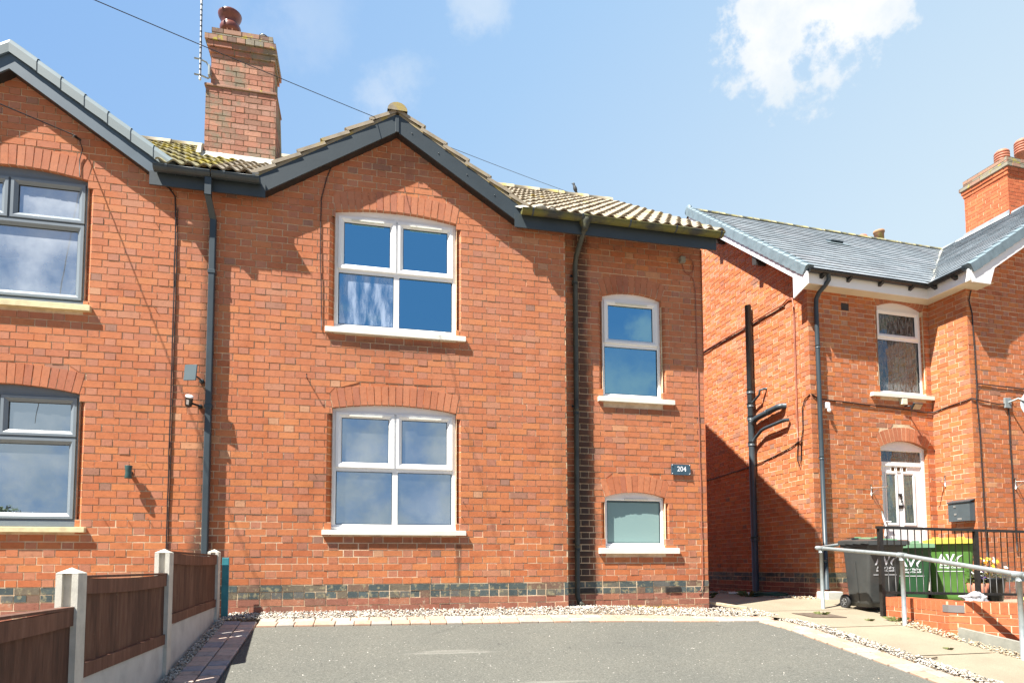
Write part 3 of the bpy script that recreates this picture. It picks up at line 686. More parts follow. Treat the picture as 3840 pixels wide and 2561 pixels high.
# return between the two planes, and the hidden right side wall with its gable
for z in (Z00,):
    mb.poly([(3.793, 0.0035, Z00), (3.793, 0.23, Z00), (3.793, 0.23, 4.85), (3.793, 0.0035, 4.78)], 1)
    mb.poly([(5.781, 0.23, Z00), (5.781, 7.0, Z00), (5.781, 7.0, 4.68), (5.781, 3.4, 7.15), (5.781, 0.2, 4.72)], 0)
    mb.poly([(-0.24, 7.0, Z00), (5.78, 7.0, Z00), (5.78, 7.0, 4.68), (-0.24, 7.0, 4.68)], 0)
mb.build('wall', wm, A)

def four(parent, T, s0, s1, z0, z1, **k): return window(parent, T, s0, s1, z0, z1, 0.062, m_white, m_white, sill=m_stone, layout='four', **k)
four(A, TA, 1.037, 2.437, 0.935, 2.288, panes=dict(sm=1.738, zt=1.612), glassm=[m_glass_lo]*4, room=m_room, sillbox=(0.94, 2.55, 0.855, 0.918, 0.045))
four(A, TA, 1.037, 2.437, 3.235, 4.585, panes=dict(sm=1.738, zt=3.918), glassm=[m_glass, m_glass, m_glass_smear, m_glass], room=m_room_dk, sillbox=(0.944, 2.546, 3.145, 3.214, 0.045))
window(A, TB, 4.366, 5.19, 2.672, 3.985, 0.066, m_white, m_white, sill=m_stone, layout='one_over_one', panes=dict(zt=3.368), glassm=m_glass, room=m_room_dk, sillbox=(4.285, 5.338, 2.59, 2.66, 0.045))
window(A, TB, 4.372, 5.192, 0.742, 1.372, 0.066, m_white, m_white, sill=m_stone, layout='single', glassm=m_frost, room=m_curtain, sillbox=(4.27, 5.362, 0.652, 0.732, 0.045))

def tiles(mb, T, s0, s1, L, rows, per, amp, thick=0.018, tilt=0.022, mt=0, clip=None, ns=10, ragged=0.006):
    """T(s, t, n): along the eave, up the slope, off the slope. Rolled interlocking tiles, each course lapping the one below"""
    g = L/rows; n = int((s1-s0)/per*ns)
    for r in range(rows):
        t0 = r*g; t1 = t0+g*1.06; off = random.uniform(-.02, .02)*per
        tw = per*2; jit = {}
        for i in range(n):
            for q in (i, i+1):
                pass
        def prof(s):
            ph = ((s-s0+off)/per) % 1.0
            k = int((s-s0)/tw)
            if k not in jit: jit[k] = (random.uniform(-1, 1)*ragged, random.uniform(-1, 1)*ragged)
            w_ = math.sin(math.pi*ph/0.62)*amp if ph < 0.62 else -math.sin(math.pi*(ph-0.62)/0.38)*amp*0.42
            return w_+jit[k][0]*0.5, jit[k][1]
        P = []
        for i in range(n+1):
            s = s0+(s1-s0)*i/n; h, e = prof(s); P.append((s, h, e))
        for (sa, ha, ea), (sb, hb, eb) in zip(P[:-1], P[1:]):
            if clip and not clip((sa+sb)/2, t0): continue
            a0, b0 = T(sa, t0+ea, ha+tilt+thick), T(sb, t0+eb, hb+tilt+thick); a1, b1 = T(sa, t1, ha+thick*.6), T(sb, t1, hb+thick*.6)
            mb.poly([a0, b0, b1, a1], mt); mb.sm[-1] = True
            mb.poly([T(sa, t0+ea, ha+tilt), T(sb, t0+eb, hb+tilt), b0, a0], mt)
        for s in (s0, s1):
            h, e = prof(s); mb.poly([T(s, t0, h+tilt-.01), T(s, t0, h+tilt+thick), T(s, t1, h+thick), T(s, t1, h-.01)], mt)
# main roof front slope
EY, EZ, RY, RZ = -0.235, 4.735, 3.40, 7.20
SL = math.hypot(RY-EY, RZ-EZ); ca, sa = (RY-EY)/SL, (RZ-EZ)/SL
def TM(s, t, n): return (s, EY+t*ca-n*sa, EZ+t*sa+n*ca)
def under(gx, gz, sl, hw): return lambda x, t: not (abs(x-gx) < hw and EZ+t*sa < gz-abs(x-gx)*sl-0.01)
mb = MB()
tiles(mb, TM, -0.24, 5.87, SL, 13, 0.15, 0.026, clip=under(1.725, 5.755, 0.632, 1.56))
mb.poly([(-0.24, 0.1, EZ+.2), (5.83, 0.1, EZ+.2), (5.83, RY, RZ-0.03), (-0.24, RY, RZ-0.03)], 1)
mb.poly([(-0.24, 7.1, EZ), (5.87, 7.1, EZ), (5.87, RY, RZ), (-0.24, RY, RZ)])
mb.build('roof', [m_tile, m_black], A)
def ridge_line(name, parent, pts, r, seg, mt, lift=0.0):
    mb = MB(); a, b = Vector(pts[0]), Vector(pts[1]); L = (b-a).length; d = (b-a).normalized(); n = max(1, round(L/seg)); sd = d.cross(Vector((0, 0, 1))).normalized(); up = sd.cross(d)
    for i in range(n):
        p = a+d*(L*i/n); q = a+d*(L*(i+0.975)/n); j = random.uniform(-.006, .006); K = 8
        for (c, rr) in ((p, r*1.0), (q, r*1.06)): pass
        base = len(mb.v)
        for (c, rr) in ((p, r), (q, r*1.07)):
            for k in range(K+1):
                t = math.pi*k/K; mb.v.append(tuple(c+sd*math.cos(t)*rr+up*(math.sin(t)*rr*0.85+lift+j)))
        for k in range(K): mb.f.append((base+k, base+k+1, base+K+2+k, base+K+1+k)); mb.m.append(0); mb.sm.append(True)
        mb.f.append(tuple(base+k for k in range(K+1))); mb.m.append(0); mb.sm.append(False)
        mb.f.append(tuple(base+K+1+k for k in reversed(range(K+1)))); mb.m.append(0); mb.sm.append(False)
    return mb.build(name, mt, parent)
ridge_line('ridge_tiles', A, [(-0.24, RY, RZ-0.02), (5.80, RY, RZ-0.02)], 0.115, 0.45, m_ridge)
# front gable roof
GX, GZ, SLG, GY = 1.725, 5.755, 0.632, -0.155
gl = math.hypot(1.58, 1.58*SLG); gc, gs = 1.58/gl, 1.58*SLG/gl
mb = MB()
for sg in (-1, 1):
    TG = lambda s, t, n, sg=sg: (GX+sg*(1.60-t*gc+n*gs), s, GZ-1.58*SLG+t*gs+n*gc)
    tiles(mb, TG, GY, 1.9, gl, 6, 0.15, 0.016, thick=0.03, tilt=0.036, clip=None, ns=6, ragged=0.01)
mb.build('gable_roof', m_tile, A)
ridge_line('gable_ridge_tiles', A, [(GX, GY-0.02, GZ+0.015), (GX, 1.75, GZ+0.015)], 0.115, 0.42, m_ridge)
mb = MB()
for sg in (-1, 1):                                 # bedding mortar under the verge
    for i in range(12):
        x0, x1 = 0.02+i*0.13, 0.02+(i+1)*0.13; f = lambda x, z: (GX+sg*x, GY+0.012, GZ-x*SLG+z)
        j0 = -0.012+0.006*mnoise.noise((i*1.7, sg, 0)); mb.poly([f(x0, j0), f(x1, j0), f(x1, 0.03), f(x0, 0.03)])
mb.build('verge_mortar', m_ridge, A)
# barge boards
for sg in (-1, 1):
    mb = MB(); xs = [0.018, 1.47 if sg < 0 else 1.50]; y0, y1 = -0.14, -0.118
    b0, t0 = GZ-0.222, GZ-0.012
    pt = lambda x, z, y: (GX+sg*x, y, z-x*SLG)
    e = xs[1]
    P = [pt(xs[0], b0, 0), pt(e-0.03, b0, 0), pt(e+0.10, t0, 0), pt(xs[0], t0, 0)]
    F = [(p[0], y0, p[2]) for p in P]; Bk = [(p[0], y1, p[2]) for p in P]; mb.poly(F); mb.poly(list(reversed(Bk)))
    for i in range(4): mb.poly([F[i], Bk[i], Bk[(i+1) % 4], F[(i+1) % 4]])
    for x in (0.17, 0.48, 0.82, 1.15) if sg > 0 else ():
        c = pt(x, GZ-0.115, y0); mb.lathe([(0.008, 0), (0.006, 0.006), (0.0, 0.007)], c, 8, 0, Matrix.Rotation(R(90), 3, 'X'))
    mb.build('barge_board', m_board, A)
    mb = MB()                                       # soffit
    P = [pt(0, b0+0.01, y1), pt(e-0.03, b0+0.01, y1), pt(e-0.03, b0+0.01, 0.01), pt(0, b0+0.01, 0.01)]
    mb.poly(P); mb.poly([pt(e-0.03, b0+0.01, y1), pt(e+0.1, t0, y1), pt(e+0.1, t0, 0.01), pt(e-0.03, b0+0.01, 0.01)]); mb.build('soffit', m_black, A)
mb = MB(); mb.cbox(GX-0.022, GX+0.022, -0.152, -0.139, GZ-0.232, GZ-0.03, 0.004); mb.build('barge_joint_cover', m_board, A)
# eaves: fascia, soffit, gutters
def gutter(parent, x0, x1, y, z, mt, r=0.056, lip=m_anth, brk=0.75, name='gutter'):
    mb = MB(); n = 8; ys = [(y+math.cos(math.pi+math.pi*k/n)*r, z+math.sin(math.pi+math.pi*k/n)*r*0.95) for k in range(n+1)]
    for k in range(n):
        for dr in (0, 0.004):
            (a, b), (c, d) = ys[k], ys[k+1]; mb.poly([(x0, a, b+dr), (x1, a, b+dr), (x1, c, d+dr), (x0, c, d+dr)]); mb.sm[-1] = True
    for x in (x0, x1): mb.poly([(x, a, b) for a, b in ys])
    for yy in (y-r, y+r): mb.tube([(x0, yy, z), (x1, yy, z)], 0.005, 6)
    g = mb.build(name, mt, parent)
    x = x0+0.12
    while x < x1:
        mb = MB(); P = [(y+math.cos(math.pi+math.pi*k/n)*(r+0.004), z+math.sin(math.pi+math.pi*k/n)*(r+0.004)*0.95) for k in range(n+1)]
        for k in range(n):
            (a, b), (c, d) = P[k], P[k+1]; mb.poly([(x, a, b), (x+0.022, a, b), (x+0.022, c, d), (x, c, d)])
        mb.box(x, x+0.022, y-r-0.006, y-r+0.004, z-0.004, z+0.012); o = mb.build('gutter_bracket', lip, g); x += brk
    return g
def fascia(parent, x0, x1, yf, z0, z1, yw, mt=m_board, sof=m_black):
    mb = MB(); mb.box(x0, x1, yf, yf+0.02, z0, z1); mb.build('fascia', mt, parent)
gutter(A, 3.19, 5.84, -0.215, 4.735, m_gutmoss, brk=0.62)
fascia(A, 3.12, 3.80, -0.155, 4.55, 4.72, 0.0); fascia(A, 3.80, 5.79, -0.155, 4.55, 4.72, 0.225)
gutter(A, -0.235, 0.25, -0.215, 4.715, m_anth, brk=0.3)
fascia(A, -0.24, 0.30, -0.155, 4.55, 4.70, 0.0)
# downpipe on the recessed part, and its hopper
mb = MB(); mb.tube([(3.985, -0.20, 4.66), (3.985, -0.17, 4.60), (3.975, 0.10, 4.40), (3.975, 0.155, 4.30), (3.975, 0.16, 3.0), (3.965, 0.16, 0.12), (3.985, 0.13, 0.05), (4.0, 0.09, 0.02)], 0.033, 12)
for z in (4.08, 2.42, 0.72): mb.tube([(3.972, 0.16, z-0.03), (3.972, 0.16, z+0.03)], 0.039, 12)
dp = mb.build('downpipe', m_dirtblack, A)
mb = MB(); mb.lathe([(0.035, -0.12), (0.04, -0.09), (0.066, -0.03), (0.068, 0.05)], (3.985, -0.205, 4.70), 14); mb.build('gutter_outlet', m_gutmoss, dp)
for z in (4.18, 2.5, 0.8):
    mb = MB(); mb.box(3.925, 4.02, 0.185, 0.2, z-0.012, z+0.012); mb.build('pipe_clip', m_black, dp)
mb = MB(); mb.cbox(3.82, 4.12, -0.03, 0.21, -0.06, 0.012, 0.01); mb.build('drain_slab', m_conc, A)
# air bricks
for x, z in ((5.17, 0.155), (4.02, 0.155)):
    mb = MB(); mb.box(x, x+0.215, 0.216, 0.225, z, z+0.068)
    for i in range(11): mb.box(x+0.008+i*0.0185, x+0.018+i*0.0185, 0.212, 0.217, z+0.008, z+0.06)
    mb.build('air_brick', m_iron, A)
# lead valley flashings beside the gable
for sg, xe in ((-1, 0.22), (1, 3.22)):
    mb = MB(); a = []
    for i in range(9):
        t = i/8; x = xe+(GX-sg*0.0-xe)*t*0.9; y = -0.17+(1.15)*t*0.9; z = 4.745+(5.70-4.745)*t*0.9; j = 0.008*mnoise.noise((i*0.9, sg, 3))
        a.append(((x-0.045, y-.01, z+0.03+j), (x+0.065*sg+0.0, y-.03, z+0.045-j)))
    for p, q in zip(a[:-1], a[1:]): mb.poly([p[0], p[1], q[1], q[0]])
    mb.build('valley_flashing', m_wlead, A)
mb = MB()                                            # lump of old mortar at the eave corner
mb.lathe([(0.0, 0.05), (0.06, 0.03), (0.10, 0.0), (0.07, -0.03)], (3.42, -0.19, 4.78), 9); mb.lathe([(0.0, 0.03), (0.03, 0.02), (0.06, 0.0), (0.04, -0.02)], (3.56, -0.21, 4.775), 7); mb.build('mortar_lump', m_wlead, A)

# chimney (shared stack, stands on the middle house's side)
def stack_bricks(mb, x0, x1, y0, y1, z0, z1, sl=0, ph=0.0, pat='F', mort=1):
    fs = [(lambda s, d, z: (s, y0-d, z), x0, x1), (lambda s, d, z: (x1+d, s, z), y0, y1), (lambda s, d, z: (x0-d, s, z), y0, y1), (lambda s, d, z: (s, y1+d, z), x0, x1)]
    for T, a, b in fs: brick_wall(mb, T, a, b, z0, z1, kinds=lambda k: (pat, sl), phase=ph, depth=0.05, mort=mort, step=0.3)
    mb.poly([(x0, y0, z1-.004), (x1, y0, z1-.004), (x1, y1, z1-.004), (x0, y1, z1-.004)], mort)
mb = MB(); CY = 1.42
stack_bricks(mb, -0.705, 0.178, CY, CY+0.46, 5.72, 6.87, 0)
ch = mb.build('chimney', [m_chim, m_mortar_d, m_chimcap], A)
mb = MB()                                            # sloping rendered shoulder behind
mb.hexa([(-0.70, CY+0.45, 5.75), (0.176, CY+0.45, 5.75), (0.176, CY+0.95, 5.75), (-0.70, CY+0.95, 5.75), (-0.70, CY+0.45, 6.86), (0.176, CY+0.45, 6.86), (0.176, CY+0.50, 6.86), (-0.70, CY+0.50, 6.86)]); mb.build('stack_shoulder', m_mortar_d, ch)
mb = MB(); mb.cbox(-0.722, 0.19, CY-0.018, CY+0.50, 6.868, 6.90, 0.008); mb.build('ledge', m_chimcap, ch)
mb = MB()
stack_bricks(mb, -0.648, 0.135, CY+0.01, CY+0.44, 6.90, 7.335, 0, 0.1)
for z, e in ((7.335, 0.022), (7.411, 0.045)): stack_bricks(mb, -0.648-e, 0.135+e, CY+0.01-e, CY+0.44+e, z, z+0.0755, 0, 0.05, 'S')
stack_bricks(mb, -0.725, 0.165, CY-0.055, CY+0.51, 7.4875, 7.563, 2, 0.02, 'H')
stack_bricks(mb, -0.652, 0.118, CY+0.01, CY+0.44, 7.563, 7.70, 2, 0.0, 'S')
mb.build('chimney_head', [m_chim, m_mortar_d, m_chimcap], ch)
mb = MB()
mb.lathe([(0.085, 0), (0.088, 0.10), (0.092, 0.12), (0.125, 0.13), (0.135, 0.15), (0.136, 0.20), (0.125, 0.225), (0.10, 0.24), (0.098, 0.27), (0.125, 0.31), (0.148, 0.36), (0.153, 0.385), (0.148, 0.39), (0.05, 0.37), (0.0, 0.36)], (-0.455, CY+0.22, 7.69), 28, tilt=Matrix.Rotation(R(-3), 3, 'Y'))
pot = mb.build('chimney_pot', m_terra_dk, ch)
mb = MB()
for i in range(10):
    a = i*math.pi/5; mb.tube([(-0.455+0.095*math.cos(a), CY+0.22+0.095*math.sin(a), 7.69), (-0.455+0.10*math.cos(a), CY+0.22+0.10*math.sin(a), 7.82)], 0.010, 6)
mb.lathe([(0.10, 0), (0.108, 0.010), (0.10, 0.02)], (-0.455, CY+0.22, 7.755), 20); mb.lathe([(0.115, 0), (0.12, 0.008), (0.115, 0.016)], (-0.455, CY+0.22, 7.835), 20); mb.build('louvre_guard', plain('pale_clay', (0.55, 0.30, 0.24), 0.5, 0.1), pot)
mb = MB(); mb.lathe([(0.06, 0), (0.062, 0.10), (0.0, 0.10)], (-0.03, CY+0.2, 7.69), 14); p2 = mb.build('chimney_pot', m_black, ch)
mb = MB()
for k in range(4): mb.lathe([(0.066, 0), (0.074, 0.008), (0.066, 0.016)], (-0.03, CY+0.2, 7.70+k*0.032), 14)
mb.lathe([(0.07, 0), (0.05, 0.02), (0, 0.03)], (-0.03, CY+0.2, 7.82), 14); mb.build('cowl_rings', m_steel, p2)
mb = MB()                                            # flashing round the foot of the stack
for i in range(18):
    x0, x1 = -0.74+i*0.052, -0.74+(i+1)*0.052; zt = 5.945+0.006*mnoise.noise((i*.8, 0, 0)); mb.hexa([(x0, CY-0.10, EZ+(CY-0.10-EY)*0.678+0.045), (x1, CY-0.10, EZ+(CY-0.10-EY)*0.678+0.045), (x1, CY, 5.80), (x0, CY, 5.80), (x0, CY-0.035, zt-.015), (x1, CY-0.035, zt-.015), (x1, CY, zt+.02), (x0, CY, zt+.02)])
mb.hexa([(-0.775, CY-0.12, 5.86), (-0.72, CY-0.12, 5.86), (-0.72, CY+0.3, 6.1), (-0.775, CY+0.3, 6.1), (-0.76, CY-0.08, 5.99), (-0.72, CY-0.08, 5.99), (-0.72, CY+0.3, 6.22), (-0.76, CY+0.3, 6.22)])
mb.build('flashing', m_wlead, ch)

def cable(parent, name, pts, r, mt, clips=0, T=None):
    P = []
    for a, b in zip(pts[:-1], pts[1:]):
        a, b = Vector(a), Vector(b); n = max(1, int((b-a).length/0.16))
        for i in range(n):
            q = a.lerp(b, i/n); j = 0.003; P.append(q+Vector((random.uniform(-j, j), 0, random.uniform(-j, j))))
    P.append(Vector(pts[-1])); mb = MB(); mb.tube(P, r, 5)
    o = mb.build(name, mt, parent)
    return o
cable(A, 'wall_cable', [(1.03, -0.008, 5.19), (0.94, -0.008, 4.95), (0.885, -0.01, 4.70), (0.878, -0.01, 4.0), (0.893, -0.012, 3.72), (0.905, -0.012, 3.16)], 0.0055, m_cable)
cable(A, 'wall_cable', [(5.49, 0.214, 4.62), (5.50, 0.214, 4.50), (5.54, 0.214, 4.40), (5.60, 0.214, 4.38), (5.655, 0.214, 4.42), (5.665, 0.214, 4.50), (5.64, 0.214, 4.58), (5.58, 0.214, 4.60)], 0.006, m_cable_r)
cable(A, 'wall_cable', [(5.60, 0.214, 4.38), (5.66, 0.214, 4.32), (5.685, 0.214, 4.15), (5.69, 0.214, 2.8), (5.70, 0.214, 0.5), (5.69, 0.212, 0.24), (5.66, 0.212, 0.17), (5.62, 0.212, 0.16)], 0.0055, m_cable_r)
mb = MB(); mb.cbox(5.46, 5.53, 0.17, 0.225, 4.52, 4.60, 0.006); mb.build('junction_box', plain('aged_grey_box', (0.30, 0.30, 0.26), .6), A)
mb = MB(); mb.cbox(5.782, 5.85, 0.6, 0.7, 0.50, 0.59, 0.006); mb.build('vent_cover', m_stone, A)
for i, (x, z) in enumerate(((0.415, 4.02), (0.76, 2.60), (2.53, 2.13), (2.55, 4.62), (0.55, 4.55), (2.52, 1.25), (2.51, 3.05), (3.05, 4.50), (0.84, 1.95), (0.84, 1.55), (2.50, 1.08))):
    mb = MB(); L = 0.09 if i == 1 else 0.022; mb.tube([(x, 0.01, z), (x+0.002, -L, z-0.004)], 0.006 if i == 1 else 0.0035, 6)
    if i == 1: mb.tube([(x+.002, -L, z-.004), (x+.002, -L-.005, z+.03)], 0.006, 6)
    mb.build('wall_hook', m_iron if i % 2 else m_steel, A)
# number plate
T_ = mb = MB(); mb.cbox(5.272, 5.548, 0.197, 0.208, 1.672, 1.812, 0.004); pl = mb.build('house_number_plate', m_plate, A)
for x in (5.287, 5.532):
    for z in (1.687, 1.797):
        mb = MB(); mb.lathe([(0.009, 0), (0.007, 0.008), (0, 0.010)], (x, 0.197, z), 10, 0, Matrix.Rotation(R(90), 3, 'X')); mb.build('fixing', m_steel, pl)
text_mesh('number', '204', 0.092, Matrix.Translation((5.418, 0.1955, 1.748)) @ Matrix.Rotation(R(90), 4, 'X'), m_print, pl, 0.001, 0.95)

# ================================================================ LEFT HOUSE
B = empty('brick_house', (-2.2, 0, 0))
tag(B, 'left-hand red brick house with dark grey window frames, cut off by the picture edge', 'house')
mb = MB()
opL = [dict(s0=-2.905, s1=-1.495, z0=0.865, z1=2.30, rise=0.075, ch=0.058), dict(s0=-2.905, s1=-1.495, z0=3.17, z1=4.60, rise=0.075, ch=0.058)]
brick_wall(mb, TA, -4.3, -0.24, Z00, 6.2, opL, kin(), gable=(-2.2, 4.78, 5.88, 0.735), phase=0.20, head=5)
mb.build('wall', wm, B)
for z0, z1, zt, sb, gm in ((0.965, 2.30, 1.845, (-3.02, -1.385, 0.862, 0.925, 0.055), m_glass_lo), (3.27, 4.60, 4.13, (-3.02, -1.412, 3.168, 3.24, 0.055), m_glass_pale)):
    window(B, TA, -2.905, -1.495, z0, z1, 0.075, m_greyu, m_greyu2, sill=m_sand, layout='two_over_one', panes=dict(sm=-2.235, zt=zt), glassm=gm, room=m_room, sillbox=sb, vents=False)
# barge, dry verge, roof
LX, LZ, LS = -2.2, 5.845, 0.686
for sg in (-1, 1):
    mb = MB(); pt = lambda x, z, y: (LX+sg*x, y, z-x*LS)
    P = [pt(0.0, LZ-0.235, 0), pt(1.36, LZ-0.235, 0), pt(1.45, LZ-0.06, 0), pt(0.0, LZ-0.06, 0)]
    F = [(p[0], -0.14, p[2]) for p in P]; Bk = [(p[0], -0.118, p[2]) for p in P]; mb.poly(F)
    for i in range(4): mb.poly([F[i], Bk[i], Bk[(i+1) % 4], F[(i+1) % 4]])
    mb.build('barge_board', plain('blue_grey_board', (0.075, 0.11, 0.14), 0.45, 0.06), B)
    mb = MB(); P = [pt(0, LZ-0.225, -0.118), pt(1.36, LZ-0.225, -0.118), pt(1.36, LZ-0.225, 0.01), pt(0, LZ-0.225, 0.01)]; mb.poly(P); mb.build('soffit', m_black, B)
    mb = MB(); n = 7; seg = 1.56/n                    # rounded capping pieces
    for i in range(n):
        x0, x1 = i*seg+0.0, (i+1)*seg+0.035; e = 0.012
        pr = [(-0.165, -0.075), (-0.17, 0.02), (-0.15, 0.065), (-0.11, 0.09), (-0.05, 0.095), (0.02, 0.085)]
        lo = [pt(x0, LZ+z+0.004-0.0, y) for y, z in pr]; hi = [pt(x1, LZ+z+e, y-0.006) for y, z in pr]
        for a in range(len(pr)-1): mb.poly([lo[a], lo[a+1], hi[a+1], hi[a]]); mb.sm[-1] = True
        mb.poly(hi)
        lo2 = [pt(x1, LZ+z-0.006, y+0.004) for y, z in pr]; mb.poly(lo2)
        for a in range(len(pr)-1): mb.poly([hi[a], hi[a+1], lo2[a+1], lo2[a]])
    mb.build('verge_capping', m_verge, B)
    mb = MB(); TG = lambda s, t, n, sg=sg: (LX+sg*(1.50-t*gc+n*gs), s, LZ-1.50*LS+t*gs*1.0+n*gc+t*0.035)
    mb.poly([pt(1.50, LZ+0.06, 0.0), pt(1.50, LZ+0.06, 2.0), pt(0, LZ+0.06, 2.0), pt(0, LZ+0.06, 0.0)]); mb.build('gable_roof', m_slate, B)
mb = MB(); tiles(mb, TM, -4.4, -0.24, SL, 13, 0.15, 0.026, ragged=0.012, clip=under(LX, LZ, LS, 1.42))
mb.poly([(-4.4, 0.1, EZ+.2), (-0.24, 0.1, EZ+.2), (-0.24, RY, RZ-0.03), (-4.4, RY, RZ-0.03)], 1); mb.poly([(-4.4, 7.1, EZ), (-0.24, 7.1, EZ), (-0.24, RY, RZ), (-4.4, RY, RZ)])
mb.build('roof', [m_tile_l, m_black], B)
ridge_line('ridge_tiles', B, [(-4.4, RY, RZ-0.02), (-0.24, RY, RZ-0.02)], 0.115, 0.45, m_ridge)
gutter(B, -0.80, -0.245, -0.215, 4.715, m_anth, brk=0.27); fascia(B, -0.86, -0.24, -0.155, 4.55, 4.70, 0.0)
mb = MB()
mb.box(-0.30, -0.235, -0.235, -0.175, 4.46, 4.66); mb.hexa([(-0.30, -0.235, 4.46), (-0.235, -0.235, 4.46), (-0.235, -0.175, 4.46), (-0.30, -0.175, 4.46), (-0.30, -0.235, 4.47), (-0.235, -0.235, 4.47), (-0.235, -0.175, 4.47), (-0.30, -0.175, 4.47)])
mb.hexa([(-0.275, -0.083, 4.28), (-0.21, -0.083, 4.28), (-0.21, -0.023, 4.28), (-0.275, -0.023, 4.28), (-0.298, -0.235, 4.46), (-0.236, -0.235, 4.46), (-0.236, -0.175, 4.46), (-0.298, -0.175, 4.46)])
mb.cbox(-0.275, -0.211, -0.083, -0.020, 0.05, 4.30, 0.008); dp = mb.build('downpipe', m_anth, B)
for z in (3.70, 2.22): 
    mb = MB(); mb.cbox(-0.281, -0.205, -0.088, -0.004, z-0.02, z+0.02, 0.004); mb.build('pipe_clip', m_anth, dp)
cable(B, 'wall_cable', [(-0.90, -0.01, 4.70), (-0.80, -0.012, 4.66), (-0.70, -0.012, 4.60), (-0.645, -0.012, 4.52), (-0.63, -0.012, 4.30), (-0.625, -0.012, 2.67), (-0.628, -0.012, 0.1)], 0.007, m_cable)
cable(B, 'wall_cable', [(-0.612, -0.012, 4.40), (-0.608, -0.012, 2.7), (-0.612, -0.012, 0.1)], 0.0045, m_cable)
cable(B, 'wall_cable', [(-1.58, -0.03, 5.02), (-1.55, -0.02, 4.92), (-1.58, -0.012, 4.80), (-1.57, -0.012, 4.62)], 0.005, m_cable)
# cloth pulled across the lower part of the upstairs window
def cloth_in_window(x0, x1, z0, z1, yy, seedv):
    mb = MB(); nx, nz = 46, 14; base = len(mb.v)
    for j in range(nz+1):
        for i in range(nx+1):
            u, v = i/nx, j/nz; x = x0+(x1-x0)*u; z = z0+(z1-z0)*v*(1+0.10*mnoise.noise((u*6, seedv, 0)))
            mb.v.append((x, yy+0.030*mnoise.noise((u*7, v*2.2, seedv))+0.015*mnoise.noise((u*18, v*5, seedv)), z))
    for j in range(nz):
        for i in range(nx): a = base+j*(nx+1)+i; mb.f.append((a, a+1, a+nx+2, a+nx+1)); mb.m.append(0); mb.sm.append(True)
    return mb
o = cloth_in_window(-2.88, -1.56, 3.30, 3.78, 0.20, 2.0).build('white_cloth', m_curtain); tag(o, 'creased white cloth hung across the bottom of the upstairs window on the left', 'cloth')

# gadgets on the left wall
def wall_thing(name, label, cat): return tag(empty(name, (0, 0, 0)), label, cat)
t = empty('solar_panel', (-0.39, 0, 2.54)); tag(t, 'small grey solar panel on a bracket beside the left downpipe', 'solar panel')
mb = MB(); Rm = Matrix.Translation((-0.40, -0.17, 2.545)) @ Matrix.Rotation(R(-14), 4, 'Z') @ Matrix.Rotation(R(-8), 4, 'X')
mb.cbox(-0.066, 0.066, -0.008, 0.008, -0.088, 0.088, 0.004, T=lambda x, y, z: Rm @ Vector((x, y, z))); mb.build('panel', plain('solar_cell', (0.10, 0.13, 0.14), 0.25, .05), t)
mb = MB(); mb.tube([Rm @ Vector((0.02, 0.01, -0.02)), (-0.335, -0.10, 2.51), (-0.325, -0.002, 2.50)], 0.009, 8); mb.lathe([(0.026, 0), (0.024, 0.02), (0.012, 0.03)], (-0.325, -0.001, 2.50), 12, 0, Matrix.Rotation(R(90), 3, 'X')); mb.build('bracket', m_anth, t)
t = empty('security_camera', (-0.40, 0, 2.24)); tag(t, 'black and white cylindrical security camera below the small solar panel', 'security camera')
tl = Matrix.Rotation(R(14), 3, 'Y') @ Matrix.Rotation(R(32), 3, 'X')
mb = MB(); mb.lathe([(0.0, -0.062), (0.024, -0.058), (0.036, -0.04), (0.038, 0.045), (0.038, 0.055), (0, 0.056)], (-0.418, -0.13, 2.243), 20, tilt=tl); mb.build('body', m_black, t)
mb = MB(); mb.lathe([(0.039, 0.052), (0.040, 0.064), (0, 0.066)], (-0.418, -0.13, 2.243), 20, tilt=tl); P = [(-0.013, -0.038, -0.02), (0.013, -0.038, -0.02), (0.013, -0.038, 0.035), (-0.013, -0.038, 0.035)]
mb.poly([Vector((-0.418, -0.13, 2.243))+tl @ Vector((a, b-.002, c)) for a, b, c in P]); mb.build('cap', m_white, t)
mb = MB(); mb.tube([(-0.405, -0.10, 2.235), (-0.345, -0.05, 2.225), (-0.335, -0.002, 2.225)], 0.012, 8); mb.lathe([(0.025, 0), (0.023, 0.02), (0.0, 0.03)], (-0.335, 0, 2.225), 12, 0, Matrix.Rotation(R(90), 3, 'X')); mb.build('mount', m_black, t)
t = empty('wall_light', (-0.985, 0, 1.48)); tag(t, 'dark green tubular up-and-down light on the wall to the right of the grey ground-floor window', 'wall light')
mb = MB(); mb.lathe([(0.035, 0), (0.036, 0.004), (0.029, 0.05), (0.030, 0.08), (0.037, 0.13), (0.036, 0.132), (0.028, 0.128)], (-0.985, -0.085, 1.42), 20); mb.build('lamp_tube', plain('dark_green_metal', (0.035, 0.075, 0.07), 0.35, .1), t)
mb = MB(); mb.box(-1.0, -0.97, -0.06, 0, 1.465, 1.50); mb.build('backplate', m_anth, t)
for i, (x, z) in enumerate(((-0.85, 1.60), (-0.84, 1.31), (-1.24, 1.02), (-1.02, 1.02), (-0.82, 1.02), (-0.83, 4.21), (-0.82, 3.28))):
    mb = MB(); mb.tube([(x, 0.01, z), (x+.01, -0.03, z-.008)], 0.0035, 6); mb.build('wall_nail', m_steel, B)

